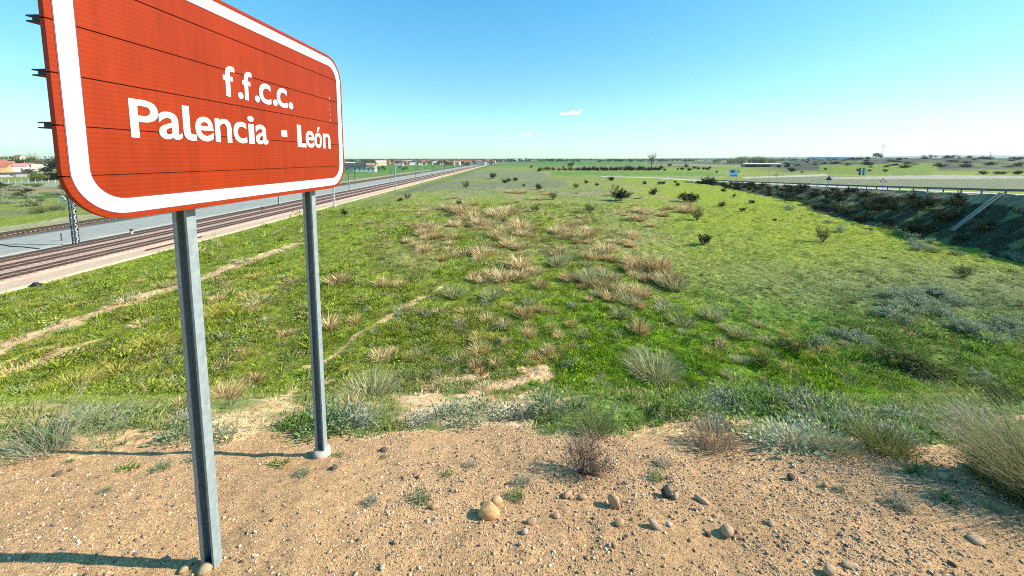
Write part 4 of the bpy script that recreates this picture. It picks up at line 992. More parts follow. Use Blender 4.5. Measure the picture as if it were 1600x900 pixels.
# dark scrub on the bank under the guard rail
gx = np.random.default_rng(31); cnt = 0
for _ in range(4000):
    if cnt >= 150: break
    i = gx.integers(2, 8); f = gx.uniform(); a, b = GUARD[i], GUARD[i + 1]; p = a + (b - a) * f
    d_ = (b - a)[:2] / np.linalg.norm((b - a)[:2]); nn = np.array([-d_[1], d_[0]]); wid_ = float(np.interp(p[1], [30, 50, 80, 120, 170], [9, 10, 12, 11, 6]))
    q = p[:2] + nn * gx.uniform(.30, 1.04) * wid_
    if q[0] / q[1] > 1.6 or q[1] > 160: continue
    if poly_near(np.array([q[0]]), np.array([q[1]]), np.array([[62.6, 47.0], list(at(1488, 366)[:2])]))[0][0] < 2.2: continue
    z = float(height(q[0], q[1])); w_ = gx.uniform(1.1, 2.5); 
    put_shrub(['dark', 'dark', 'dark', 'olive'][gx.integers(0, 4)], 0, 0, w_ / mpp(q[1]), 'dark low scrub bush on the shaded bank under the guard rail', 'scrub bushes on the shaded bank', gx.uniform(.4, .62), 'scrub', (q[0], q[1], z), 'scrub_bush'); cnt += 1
put_shrub('dark', 1496, 315, 14, 'darkest round bush at the top of the bank close under the guard rail', None, 1.0)
put_shrub('dark', 1108, 287, 24, 'dark bush at the left tip of the bank where the guard rail starts', None, .45)

# ------------------------------------------------------------------ plants along the crest
def crest_z(x, y): return (x, y, float(height(x, y)))
# round twiggy bush in front
tw, tips = twigs(95, .24, .95, .003, 901, 4, 2, tilt=(.18, 0), rad=.02)
gq = np.random.default_rng(3); P = tips[gq.integers(0, len(tips), 2600)] + gq.normal(0, .006, (2600, 3))
tb = empty('twiggy_bush', at(908, 738)); tag(tb, 'round twiggy grey purple bush standing alone on the gravel edge', 'bush')
me = vmesh('twigs', [tw], leaf_mat('grey purple twigs', (.17, .11, .085), (.17, .11, .085), None, .1)); s = 84 * mpp(tb.location.y + .2) / .42
o = link('twigs', me, parent=tb, sc=s); me = vmesh('foliage', [leaves(P, .011, 5)], leaf_mat('grey bush leaves', (.30, .23, .16), (.30, .23, .16), None, .15)); link('foliage', me, parent=tb, sc=s)
tb.rotation_euler = (0, R(8), 0)
# big dry tussock at the right edge, leaning left
v1 = blades(1500, .20, .46, .5, .45, .0032, 911, seg=5, tilt=(-.85, .20), hvar=.45, tint=.5); v2 = blades(600, .22, .24, .9, .6, .0045, 912, seg=4, tilt=(-.4, 0), tint=.5)
v3 = blades(400, .22, .28, .9, .9, .0045, 914, seg=4, tilt=(.1, .1), tint=.5)
bt = empty('tall_tussock', at(1622, 772)); tag(bt, 'big dry straw and olive tussock leaning left at the right edge of the gravel', 'tussock')
link('blades', vmesh('blades', [v1], leaf_mat('dry straw', (.34, .31, .15), (.34, .31, .15), None, .2)), parent=bt)
link('undergrowth', vmesh('undergrowth', [v2, v3], leaf_mat('olive straw', (.12, .14, .04), (.12, .14, .04), None, .15)), parent=bt)
def crest_plant(name, px, py, parts, mt, label, cat, sc=1, rz=0):
    o = link(name, vmesh(name, parts, mt), at(px, py), rz, sc); tag(o, label, cat); return o
crest_plant('tussock', 1385, 706, [blades(460, .12, .20, .8, .4, .004, 921), blades(150, .15, .15, 1.1, .3, .006, 922)], leaf_mat('dark olive', (.20, .21, .07), (.2, .2, .07)), 'dark olive tussock with radiating blades on the gravel edge at right', 'tussock')
crest_plant('tussock', 1298, 706, [blades(380, .10, .20, .8, .4, .004, 923, tilt=(.1, 0))], leaf_mat('pale olive', (.34, .33, .17), (.34, .33, .17)), 'pale spiky tussock on the gravel edge left of the dark olive one', 'tussock')
crest_plant('tussock', 1240, 700, [blades(320, .18, .12, 1.1, .4, .006, 924), leaves(np.random.default_rng(8).normal(0, 1, (500, 3)) * [.14, .1, .04] + [0, 0, .07], .03, 8)], M_GREYS, 'low grey green cushion on the gravel edge right of the bare hump', 'cushion plant')
crest_plant('dry_weed', 1118, 698, [blades(220, .10, .18, .45, .3, .0035, 925), blades(200, .2, .15, 1.0, .3, .005, 926)], leaf_mat('brown stalks', (.34, .25, .16), (.34, .25, .16)), 'clump of thin upright brown stalks on the gravel edge right of the twiggy bush', 'weed')
crest_plant('tussock', 930, 676, [blades(300, .10, .18, .7, .4, .004, 927)], leaf_mat('olive stalks', (.22, .24, .09), (.22, .24, .09)), 'olive tussock right behind the round twiggy bush', 'tussock')
crest_plant('dry_weed', 78, 706, [blades(200, .12, .28, .5, .8, .003, 928), twigs(10, .4, .7, .003, 929, 5, 1)[0]], leaf_mat('pale stalks', (.46, .40, .28), (.46, .4, .28)), 'pale dry branching weed on the slope edge at far left', 'weed')
crest_plant('dry_weed', 160, 700, [twigs(16, .42, .9, .003, 931, 4, 1)[0]], leaf_mat('green stalks', (.26, .34, .14), (.26, .34, .14)), 'loose pale green branching weed right of the pale dry one', 'weed')
crest_plant('dry_weed', 35, 716, [twigs(14, .36, 1.0, .003, 933, 4, 1)[0], blades(120, .2, .2, .9, .8, .004, 934)], leaf_mat('green stalks low', (.22, .3, .12), (.22, .3, .12)), 'low tangled green weed at the left border of the picture', 'weed')
crest_plant('leafy_weed', 470, 672, [leaves(np.random.default_rng(9).normal(0, 1, (700, 3)) * [.11, .08, .025] + [0, 0, .03], .022, 9)], M_GRN, 'fresh bright green leafy weed beside the far sign post', 'weed')
for q, (px, py, w_) in enumerate([(1480, 782, .07), (1428, 740, .12)]):
    crest_plant('leafy_weed', px, py, [blades(34, .02, w_ * 1.0, 1.0, .5, .012, 940 + q, seg=4)], leaf_mat('bluish green leaves %d' % q, (.16, .22, .08), (.16, .22, .08)), ['small bluish green leafy rosette on the gravel below the white cup', 'dark green creeping weed at the gravel edge below the dark olive tussock'][q], 'weed')
crest_plant('leafy_weed', 434, 728, [blades(46, .05, .05, 1.1, .5, .010, 945, seg=3)], M_GRN, 'small dark green weed in the shadow line left of the concrete footing', 'weed')
crest_plant('leafy_weed', 196, 737, [blades(30, .05, .04, 1.1, .5, .012, 946, seg=3)], M_GRN, 'tiny green weed on the gravel left of the near sign post', 'weed')
# grey cushions along the edge
cush = []
for k in range(5):
    g2 = np.random.default_rng(950 + k); P = g2.normal(0, 1, (520, 3)) * [.10, .08, .035] + [0, 0, .055]; P[:, 2] = np.abs(P[:, 2])
    cush.append(vmesh('cushion', [leaves(P, .034, 950 + k, .45), blades(50, .12, .10, .8, .4, .009, 955 + k)], leaf_mat('grey cushion %d' % k, [(.24, .28, .17), (.22, .27, .13), (.30, .30, .21), (.17, .24, .08), (.33, .31, .22)][k], [(.30, .33, .22), (.26, .30, .17), (.34, .33, .25), (.20, .27, .10), (.38, .35, .26)][k])))
g = np.random.default_rng(77); k = 0
for _ in range(400):
    if k >= 54: break
    x = g.uniform(-4.0, 4.2); ge = float(gravel_edge(np.array([x]))[0]); y = ge + g.uniform(-.05, .9) ** 1.0 + .02
    u_ = x / y
    if abs(u_) > 1.5: continue
    if .32 < u_ < .55 and g.uniform() < .8: continue
    if u_ < -.62 and g.uniform() < .5: continue
    s = g.uniform(.6, 1.15); o = link('cushion_plant', cush[g.integers(0, 5)], crest_z(x, y), g.uniform(0, 6), (s * .9, s * .9, s * g.uniform(.4, .8))); tag(o, 'low grey cushion plant in the belt along the gravel edge', 'cushion plant', 'grey cushion plants along the gravel edge'); k += 1
for k in range(20):
    px = g.uniform(10, 1590); py = g.uniform(712, 800) if px < 1450 else g.uniform(770, 860)
    o = link('tiny_weed', cl[g.integers(0, 8)] if False else cush[g.integers(0, 5)], at(px, py), g.uniform(0, 6), g.uniform(.12, .32)); tag(o, 'tiny green grey weed sprouting from the gravel', 'weed', 'tiny weeds on the gravel')

#--PART3--
# ------------------------------------------------------------------ road, guard rail, signs
def smooth_path(P, step):
    d = np.concatenate([[0], np.cumsum(np.hypot(*(np.diff(P[:, :2], axis=0).T)))]); t_ = np.arange(0, d[-1], step)
    return np.stack([np.interp(t_, d, P[:, k]) for k in range(P.shape[1])], 1)
GP = smooth_path(GUARD[:9], 4.0)
def offs(P, o):
    T_ = np.gradient(P[:, :2], axis=0); T_ /= np.linalg.norm(T_, axis=1)[:, None]; return P[:, :2] + np.stack([T_[:, 1], -T_[:, 0]], 1) * o
GPs = smooth_path(GUARD, 2.0); rows = [offs(GPs, o) for o in (.9, 2.6, 5, 8.2)]
V = []; nR = len(GPs)
for r_ in rows:
    for i, q in enumerate(r_): V.append((q[0], q[1], GPs[i, 2] + .03))
F = [(a * nR + i, (a + 1) * nR + i, (a + 1) * nR + i + 1, a * nR + i + 1) for a in range(3) for i in range(nR - 1)]
M_ROAD = noisy('sun bleached asphalt', (.50, .48, .42), (.42, .40, .35), .4)
o = link('road', mesh_np('road', V, F, M_ROAD)); tag(o, kind='structure')
def line_strip(o0, o1, dz):
    A = offs(GPs, o0); B = offs(GPs, o1); V = [(q[0], q[1], GPs[i, 2] + dz) for i, q in enumerate(A)] + [(q[0], q[1], GPs[i, 2] + dz) for i, q in enumerate(B)]
    return V, [(i, nR + i, nR + i + 1, i + 1) for i in range(nR - 1)]
V, F = line_strip(1.25, 1.42, .036); o = link('road_edge_line', mesh_np('road_edge_line', V, F, mat('road paint', (.78, .78, .74)))); tag(o, kind='structure')
V, F = line_strip(4.9, 5.05, .036); o = link('road_centre_line', mesh_np('road_centre_line', V, F, bpy.data.materials['road paint'])); tag(o, kind='structure')
gr = empty('guard_rail', (0, 0, 0)); tag(gr, 'long galvanised steel guard rail along the top of the dark bank', 'guard rail')
M_GAL = noisy('weathered guard rail', (.07, .085, .11), (.12, .14, .17), 1.5, rough=.5, metal=.0)
prof = [(0, .78), (-.06, .73), (-.06, .68), (0, .62), (-.06, .56), (-.06, .51), (0, .46), (.02, .46), (.02, .78)]
fine = smooth_path(GUARD[:9], 2.0); A = [offs(fine, p_[0]) for p_ in prof]; V = []; n = len(fine)
for k, p_ in enumerate(prof):
    for i in range(n): V.append((A[k][i][0], A[k][i][1], fine[i, 2] + p_[1]))
F = [(k * n + i, ((k + 1) % 9) * n + i, ((k + 1) % 9) * n + i + 1, k * n + i + 1) for k in range(9) for i in range(n - 1)]
link('beam', mesh_np('beam', V, F, M_GAL), parent=gr)
pm = MB(); pm.box((-.05, -.07, -.3), (.05, .07, .74)); pm.build('post', M_GAL, gr); p0 = [c_ for c_ in gr.children if c_.name.startswith('post')][0]
GP2 = smooth_path(GUARD[:9], 4.0)
for i, q in enumerate(GP2):
    if i == 0: o = p0
    else: o = p0.copy(); COL.objects.link(o); o.parent = gr
    q2 = offs(GP2, .08)[i]; o.location = (q2[0], q2[1], q[2] - .02)
# drainage chute down the bank
a = Vector((61.6, 44.5, 0)); a.z = float(height(61.6, 44.5, False)) + .12; bx_, by_, bz_ = at(1488, 366)
ch = empty('drainage_chute', (0, 0, 0)); tag(ch, 'pale concrete drainage chute running down the dark bank at far right', 'chute')
top = (64 - 1.4, 47.0); pts = [(top[0] + (bx_ - top[0]) * t_, top[1] + (by_ - top[1]) * t_) for t_ in np.linspace(0, 1, 14)]
pts = [(p_[0], p_[1], float(height(*p_, False)) + .36) for p_ in pts]; M_CONC = noisy('pale concrete chute', (.30, .29, .25), (.20, .20, .17), 3)
m = MB()
for i in range(13): m.bar(pts[i], pts[i + 1], .34, .04)
m.build('channel_floor', M_CONC, ch)
d_ = (Vector(pts[-1]) - Vector(pts[0])).normalized(); sx = d_.cross(Vector((0, 0, 1))).normalized()
for sg in (-1, 1):
    m = MB()
    for i in range(13): m.bar(Vector(pts[i]) + sx * .20 * sg + Vector((0, 0, .05)), Vector(pts[i + 1]) + sx * .20 * sg + Vector((0, 0, .05)), .06, .14)
    m.build('side_wall', M_CONC, ch)

def pt(px, Y): x = (px - CX) / FPX * Y; return x, Y, float(height(x, Y, False))
def board(name, px, Y, w_, h_, zc, col, label, cat='road sign', legs=(-.35, .35), shape='rect', back=None, parts=()):
    x, y, z = pt(px, Y); e = empty(name, (x, y, z), math.atan2(-x, y)); tag(e, label, cat)
    m = MB()
    for l in legs: m.box((l * w_ - .05, .03, -.3), (l * w_ + .05, .13, zc + h_ * .4))
    m.build('post', M_MAST_D, e)
    m = MB()
    if shape == 'rect': m.box((-w_ / 2, -.03, zc - h_ / 2), (w_ / 2, .02, zc + h_ / 2))
    elif shape == 'tri':
        V = [(-w_ / 2, zc - h_ / 2), (w_ / 2, zc - h_ / 2), (0, zc + h_ / 2)]; m.add([(p[0], -.03, p[1]) for p in V] + [(p[0], .02, p[1]) for p in V], [(0, 1, 2), (5, 4, 3), (0, 3, 4, 1), (1, 4, 5, 2), (2, 5, 3, 0)])
    else: m.tube([(0, -.03, zc), (0, .02, zc)], [w_ / 2, w_ / 2], 20)
    m.build('panel', mat(name + ' face', col, .5), e)
    for (nm, c_, vs) in parts:
        m = MB(); m.add([(p[0] * w_ / 2, -.04, zc + p[1] * h_ / 2) for p in vs], [tuple(range(len(vs)))]); m.build(nm, mat(name + nm, c_, .5), e)
    return e
sq = lambda a, b, c_, d_: [(a, b), (c_, b), (c_, d_), (a, d_)]
board('information_board', 1146, 178, 3.6, 3.4, 3.6, (.55, .68, .75), 'blue and white information board on legs behind the start of the guard rail', 'sign', parts=[('blue_field', (.04, .28, .62), sq(-.75, .1, .3, .8)), ('dark_emblem', (.03, .06, .12), sq(-.45, .3, .1, .62)), ('blue_strip', (.05, .32, .70), sq(-.5, -.9, .8, -.5)), ('dark_top', (.03, .04, .05), sq(-.6, .86, .55, 1.0))])
board('triangular_sign', 1295.5, 96, 1.45, 1.15, 2.35, (.05, .055, .06), 'dark back of a triangular road sign beyond the guard rail', legs=(0,), shape='tri')
board('triangular_sign', 1380.5, 84, 1.15, .95, 2.05, (.35, .07, .06), 'triangular warning sign with pale centre and dark cap beyond the guard rail', legs=(0,), shape='tri', parts=[('pale_face', (.75, .72, .70), [(-.6, -.72), (.6, -.72), (0, .45)])])
board('round_sign', 1213, 132, 1.1, 1.1, 3.2, (.40, .30, .28), 'small round sign on a thin post beyond the left part of the guard rail', legs=(0,), shape='disc', parts=[('inner_face', (.62, .60, .58), [(.6 * math.cos(a_), .6 * math.sin(a_)) for a_ in np.linspace(0, 6.28, 12)[:-1]])])
board('double_sign', 1346.5, 215, 3.0, 4.2, 3.0, (.06, .14, .13), 'tall green and white double panel sign beyond the road', legs=(-.4, .4), parts=[('white_stripe', (.68, .76, .76), sq(-.25, -.98, .1, .98)), ('pale_edge', (.45, .60, .62), sq(.62, -.98, .9, .98))])
board('information_board', 1236, 420, 3.0, 2.0, 1.6, (.7, .72, .74), 'tiny white board far off beside the shed', 'sign')

# ------------------------------------------------------------------ buildings
ROOFS = {k: noisy('roof ' + k, a, b, .6) for k, a, b in [('red', (.30, .10, .06), (.40, .16, .10)), ('brown', (.16, .09, .07), (.22, .13, .1)), ('pink', (.50, .24, .20), (.42, .2, .17)), ('dark', (.05, .05, .05), (.08, .08, .08)), ('pale', (.62, .58, .48), (.5, .47, .4)), ('blue', (.03, .15, .42), (.05, .2, .5))]}
WALLS = {k: noisy('wall ' + k, a, b, .5) for k, a, b in [('white', (.72, .71, .66), (.62, .6, .56)), ('cream', (.66, .58, .36), (.58, .5, .3)), ('ochre', (.58, .36, .18), (.5, .3, .15)), ('grey', (.35, .34, .32), (.28, .27, .26)), ('brick', (.34, .15, .10), (.28, .12, .08)), ('pink', (.60, .30, .28), (.52, .26, .24))]}
M_WIN = mat('dark window', (.03, .035, .045), .25)
def house(px, Y, w_, d_, h_, wall, roof, label, rh=1.6, group=None, wins=2, name='house', rz=None, flat=False, door=True, zoff=0):
    x, y, z = pt(px, Y); e = empty(name, (x, y, z + zoff), math.atan2(-x, y) + random.uniform(-.3, .3) if rz is None else rz); tag(e, label, 'building', group)
    m = MB(); a, b = w_ / 2, d_ / 2; m.box((-a, -b, -1), (a, b, h_)); 
    if not flat: m.add([(-a, -b, h_), (-a, b, h_), (-a, 0, h_ + rh - .08), (a, -b, h_), (a, b, h_), (a, 0, h_ + rh - .08)], [(0, 2, 1), (3, 4, 5)])
    m.build('wall', WALLS[wall], e)
    m = MB(); o_ = .35
    if flat: m.box((-a - .2, -b - .2, h_ + .01), (a + .2, b + .2, h_ + .3))
    else:
        for sg in (-1, 1): m.add([(-a - o_, sg * (b + o_), h_ - .2), (a + o_, sg * (b + o_), h_ - .2), (a + o_, 0, h_ + rh), (-a - o_, 0, h_ + rh), (-a - o_, sg * (b + o_), h_ - .02), (a + o_, sg * (b + o_), h_ - .02), (a + o_, 0, h_ + rh + .18), (-a - o_, 0, h_ + rh + .18)], [(0, 3, 2, 1), (4, 5, 6, 7), (0, 1, 5, 4), (1, 2, 6, 5), (2, 3, 7, 6), (3, 0, 4, 7)])
    m.build('roof', ROOFS[roof], e)
    for k in range(wins):
        xx = -a + w_ * (k + .5) / wins; m = MB(); m.box((xx - .5, -b - .05, h_ * .45), (xx + .5, -b + .02, h_ * .45 + 1.2)); m.build('window', M_WIN, e)
    if door: m = MB(); m.box((a * .2 - .5, -b - .06, -.5), (a * .2 + .5, -b + .02, 2.0)); m.build('door', ROOFS['brown'], e)
    return e
# village at the far left
house(14, 330, 22, 9, 5.0, 'white', 'pink', 'long white house with pink roof at the far left of the village', 2.2, wins=4)
house(-8, 300, 16, 10, 5.5, 'ochre', 'red', 'ochre house cut by the left border of the picture', 2.4)
house(51, 262, 5.6, 6, 4.6, 'cream', 'pale', 'small bright cream house with one window in the left village', .6, wins=1, flat=True)
house(22, 262, 17, 6, 1.9, 'pink', 'pale', 'long low pink walled shed with a pale roof in front of the white house', .5, wins=0, flat=True, door=False)
house(32, 420, 26, 12, 8, 'ochre', 'red', 'red roofed nave of the village church', 3, wins=3, name='church_nave')
house(66, 300, 11, 7, 3.4, 'grey', 'pale', 'pale roofed grey house just left of the sign edge', 1.4)
house(76, 352, 20, 8, 6.5, 'cream', 'pale', 'cream building with a flat pale roof behind the trees by the sign edge', 1, flat=True, wins=4)
house(40, 360, 12, 8, 5.4, 'grey', 'pink', 'house with a pink roof right of the long white one', 2)
house(60, 385, 14, 8, 6.2, 'brick', 'dark', 'brownish house with a dark roof behind the cream one', 2)
house(3, 390, 18, 9, 7, 'white', 'red', 'white house with red roof above the long white one', 2.4)
house(16, 245, 13, 5, 2.0, 'grey', 'dark', 'low dark garage in front of the village', .8, wins=1)
e = house(34, 414, 5.4, 5.4, 14.5, 'cream', 'red', 'square cream church tower with a brown belfry rising above the village', 1.6, wins=0, name='church_tower', rz=.2, door=False)
m = MB()
for sg in (-1, 1): m.box((sg * 1.2 - .5, -2.76, 10.5), (sg * 1.2 + .5, -2.6, 13.2))
m.build('belfry_opening', mat('belfry shade', (.10, .06, .04)), e)
# boundary fence of the village
x0, x1 = -300, -190; m = MB(); fe = empty('garden_fence', (0, 0, 0)); tag(fe, 'pale wire fence with white posts along the near edge of the left village', 'fence')
yy = 176; k = 0
for xx in np.arange(-330, -150, 3.2):
    z = float(height(xx, yy, False)); m = MB(); m.box((xx - .09, yy - .09, z - .4), (xx + .09, yy + .09, z + 2.0)); m.build('post', M_MAST_L, fe)
for hz in (.5, 1.1, 1.8):
    m = MB(); m.bar((-330, yy, float(height(-240, yy, False)) + hz), (-150, yy, float(height(-240, yy, False)) + hz), .05); m.build('rail', M_MAST_L, fe)
# farm in the middle distance on the left
house(571, 338, 19, 7, 3.2, 'white', 'dark', 'long white farm wall with dark openings right of the sign', .5, wins=5, rz=.1, flat=True, door=False)
house(563, 372, 32, 9, 5.0, 'grey', 'dark', 'dark roofed farm barn behind the long white wall', 2.6, wins=3, rz=.1)
house(580, 371, 8, 7, 5.6, 'cream', 'pink', 'small cream gabled house at the right end of the dark barn', 2, wins=1, rz=.1)
house(548, 560, 14, 9, 5.0, 'white', 'pale', 'pale low building between the sign edge and the farm', 1.6)
# the distant village strung along the line
g = np.random.default_rng(61); cols = ['white', 'cream', 'white', 'pink', 'grey', 'ochre', 'brick']; rfs = ['red', 'pink', 'brown', 'dark', 'red', 'pale']
for k in range(44):
    px = g.uniform(592, 772); Y = g.uniform(640, 1050)
    house(px, Y, g.uniform(9, 18), 9, g.uniform(4, 6.5), cols[g.integers(0, 7)], rfs[g.integers(0, 6)], 'small far house in the village strung along the railway', g.uniform(1.4, 2.6), 'far village houses', wins=2)
for k, px in enumerate((806, 817, 824, 880, 943)):
    house(px, 1500 + 60 * k, 14, 9, 6, 'white', 'pale', 'tiny white building on the horizon right of the railway', 2, 'tiny white buildings on the horizon', wins=1)
# long shed, right
e = house(1188, 466, 45, 9, 3.8, 'grey', 'pale', 'long low farm shed with dark open bays and a pink right end', .9, wins=0, rz=-.05, door=False)
for a_, b_ in ((-22, -6.5), (-5.5, 9.0)):
    m = MB(); m.box((a_, -4.56, 0), (b_, -4.45, 3.1)); m.build('open_bay', mat('deep shade', (.03, .03, .03)), e)
m = MB(); m.box((12, -4.58, 0), (22.4, -4.45, 3.5)); m.build('pink_wall', WALLS['pink'], e)
e = house(1284, 1500, 95, 30, 9, 'white', 'blue', 'distant industrial hall with a bright blue roof', 3, wins=4, rz=0, zoff=5)
house(1318, 1450, 60, 25, 7, 'white', 'blue', 'smaller distant hall to the right of the blue roofed one', 2, wins=3, rz=0, zoff=4)
house(1470, 700, 44, 8, 2.4, 'white', 'pale', 'long thin white farm building high on the right horizon', .5, wins=5, rz=0, door=False)
# pylons and poles on the horizon
def pylon(px, Y, h_, label):
    x, y, z = pt(px, Y); e = empty('pylon', (x, y, z)); tag(e, label, 'pylon'); m = MB(); b = h_ * .09
    for sx_ in (-1, 1):
        for sy_ in (-1, 1): m.bar((sx_ * b, sy_ * b, -1), (sx_ * .3, sy_ * .3, h_), .35)
    for k in range(7): z0 = h_ * k / 7; f = 1 - k / 7; m.bar((-b * f, 0, z0), (b * (f - .14), 0, z0 + h_ / 7), .25); m.bar((b * f, 0, z0), (-b * (f - .14), 0, z0 + h_ / 7), .25)
    m.build('tower', M_MAST_D, e); m = MB()
    for f in (.78, .93): m.bar((-h_ * .15, 0, h_ * f), (h_ * .15, 0, h_ * f), .3)
    m.build('crossarm', M_MAST_D, e)
pylon(1376, 1500, 62, 'tallest thin pylon on the right horizon'); pylon(1544, 1300, 30, 'pylon near the right edge of the horizon'); pylon(1490, 1400, 24, 'short pylon left of the one near the right edge')
pylon(1232, 900, 11, 'left one of a pair of tiny masts beside the poplar grove'); pylon(1240, 900, 10, 'right one of a pair of tiny masts beside the poplar grove')

# ------------------------------------------------------------------ trees
def far_tree(seed, h, cw, kind):
    g2 = np.random.default_rng(seed); m = MB(); tr = .02 * h
    m.tube([(0, 0, -.3), (.01 * h, 0, h * .3), (0, .01 * h, h * .62), (0, 0, h * .85)], [tr * 1.4, tr, tr * .7, tr * .3], 6)
    tips = []
    for k in range(14):
        a = g2.uniform(0, 6.28); z0 = h * g2.uniform(.22, .7); r_ = cw * g2.uniform(.5, 1) * (1.1 - abs(z0 / h - .45)); z1 = z0 + h * g2.uniform(.12, .3)
        m.tube([(0, 0, z0), (r_ * .5 * math.cos(a), r_ * .5 * math.sin(a), (z0 + z1) / 2), (r_ * math.cos(a), r_ * math.sin(a), z1)], [tr * .5, tr * .35, tr * .12], 4, False); tips.append((r_ * math.cos(a), r_ * math.sin(a), z1))
    tips = np.array(tips + [(0, 0, h * .85), (0, 0, h * .7)])
    if kind == 'bare':
        (V, F, C_), tp = twigs(26, h * .55, .55, h * .010, seed, 6, 1); V = V + [0, 0, h * .38]
        P = tp[g2.integers(0, len(tp), 420)] + [0, 0, h * .38] + g2.normal(0, h * .02, (420, 3)); return m, vmesh('crown', [(V, F, C_), leaves(P, h * .035, seed, .4)], M_FT[kind])
    n_ = 620; P = tips[g2.integers(0, len(tips), n_)] + g2.normal(0, 1, (n_, 3)) * [cw * .24, cw * .24, h * .085]
    return m, vmesh('crown', [leaves(P, h * .075, seed, .8, .5)], M_FT[kind])
M_FT = {'bare': leaf_mat('bare crown', (.30, .26, .15), (.36, .30, .20), None, .2), 'popl': leaf_mat('budding poplar', (.30, .32, .13), (.36, .36, .18), None, .2), 'green': leaf_mat('far green crown', (.07, .11, .03), (.11, .15, .05), None, .1), 'dark': leaf_mat('far evergreen crown', (.025, .04, .02), (.05, .07, .03), None, .1), 'grey': leaf_mat('far grey crown', (.16, .15, .11), (.22, .20, .15), None, .1)}
M_TRUNK = noisy('bark', (.12, .09, .07), (.18, .14, .1), 3)
TP = {}
for i, (k, cw) in enumerate([('bare', 3.4), ('popl', 2.4), ('green', 3.8), ('dark', 3.6), ('grey', 4.0)]):
    for j in range(3):
        if k in ('popl',):
            g2 = np.random.default_rng(1000 + 10 * i + j); (V_, F_, C_), tp = twigs(34, 8.2, .32, .10, 1000 + 10 * i + j, 7, 1); P = tp[g2.integers(0, len(tp), 700)] + g2.normal(0, .25, (700, 3)); m = MB(); m.tube([(0, 0, -.3), (0, 0, 5), (0, 0, 9)], [.25, .18, .05], 6); TP[k, j] = (m, vmesh('crown', [(V_, F_, C_), leaves(P, .36, j, .5)], M_FT[k]))
        else: TP[k, j] = far_tree(1000 + 10 * i + j, 10, cw, k)
for kk in TP: mb_, me_ = TP[kk]; me2 = bpy.data.meshes.new('trunk'); me2.from_pydata(mb_.v, [], mb_.f); me2.materials.append(M_TRUNK); TP[kk] = (me2, me_)
def tree(kind, px, Y, h_, label, group=None, cat='tree', wf=1.0, xy=None):
    x, y, z = pt(px, Y); e = empty('tree', (x, y, z), random.uniform(0, 6.28)); s_ = h_ / 10; e.scale = (s_ * wf, s_ * wf, s_); a, b = TP[kind, random.randrange(3)]
    tag(e, label, cat, group); link('trunk', a, parent=e); link('crown', b, parent=e); return e
tree('bare', 1018, 352, 15.5, 'tall bare brownish tree standing alone at the end of the dark hedge')
tree('green', 892, 352, 7, 'yellowish green round tree within the left part of the hedge').children[1]
g = np.random.default_rng(71)
for k in range(30): px = g.uniform(1138, 1212); tree('popl', px, g.uniform(700, 800), g.uniform(12, 20) * (1 - .45 * abs(px - 1172) / 40), 'pale budding poplar in the grove above the long shed', 'poplars of the grove', wf=1.5)
for k in range(14): tree('bare', g.uniform(1110, 1225), g.uniform(700, 820), g.uniform(7, 11), 'low bare tree at the edge of the poplar grove', 'low bare trees around the grove', wf=1.3)
for k, px in enumerate(np.linspace(846, 1029, 44)): put_shrub('dark' if px > 905 else 'olive', 0, 0, g.uniform(3.2, 5.0) / mpp(330), 'dark bush in the long straight hedge on the plain', 'bushes of the long hedge', g.uniform(.55, .8), 'bush', pt(px + g.uniform(-2, 2), 330 + g.uniform(-6, 6)), 'hedge_bush')
for px, Y, h_, kd, lab in [(6, 430, 14, 'green', 'broad green tree on the skyline at the far left'), (20, 450, 15, 'green', 'green tree left of the church tower'), (27, 405, 12, 'dark', 'dark evergreen tree touching the church tower'), (37, 470, 17, 'bare', 'bare tree right behind the church tower'), (55, 460, 18, 'bare', 'tall bare tree between church tower and sign'),
                           (90, 260, 13, 'dark', 'tall dark conifer at the left edge of the sign'), (96, 250, 11, 'dark', 'second dark conifer half behind the left edge of the sign'), (72, 255, 6, 'dark', 'dark tree left of the tall conifer'), (78, 262, 5.6, 'dark', 'low dark tree just left of the tall conifer'), (43, 255, 5.2, 'dark', 'dark tree left of the small cream house'), (80, 340, 11, 'grey', 'greyish tree above the dark ones left of the sign')]:
    tree(kd, px, Y, h_, lab, wf=1.25)
for k in range(24): tree(['grey', 'bare', 'green'][g.integers(0, 3)], g.uniform(-10, 90), g.uniform(400, 620), g.uniform(7, 13), 'hazy tree behind the left village', 'trees behind the left village', wf=1.4)
for k in range(9): put_shrub('olive', 0, 0, g.uniform(5, 8) / mpp(200), 'olive green bush in the hedge before the left village', 'bushes before the left village', g.uniform(.5, .7), 'bush', pt(g.uniform(48, 86), 205 + g.uniform(-8, 8)))
for k in range(70):
    px = g.uniform(556, 778); tree(['green', 'dark', 'grey', 'green'][g.integers(0, 4)], px, g.uniform(600, 1080), g.uniform(5, 9), 'small far tree among the houses of the railway village', 'trees of the railway village', wf=1.3)
for k in range(14): tree(['green', 'grey'][k % 2], g.uniform(540, 640), g.uniform(340, 420), g.uniform(2.5, 4.5), 'low tree in the gardens beside the farm', 'garden trees by the farm', wf=1.3)
tree('dark', 1367, 760, 12, 'dark round tree on the right skyline, left one of two', wf=1.3); tree('dark', 1373, 760, 10, 'smaller dark round tree on the right skyline, right one of two', wf=1.3)
for k in range(16): tree('bare', g.uniform(1440, 1500), g.uniform(1000, 1200), g.uniform(8, 15), 'faint bare tree on the right horizon', 'faint bare trees on the right horizon', wf=1.4)
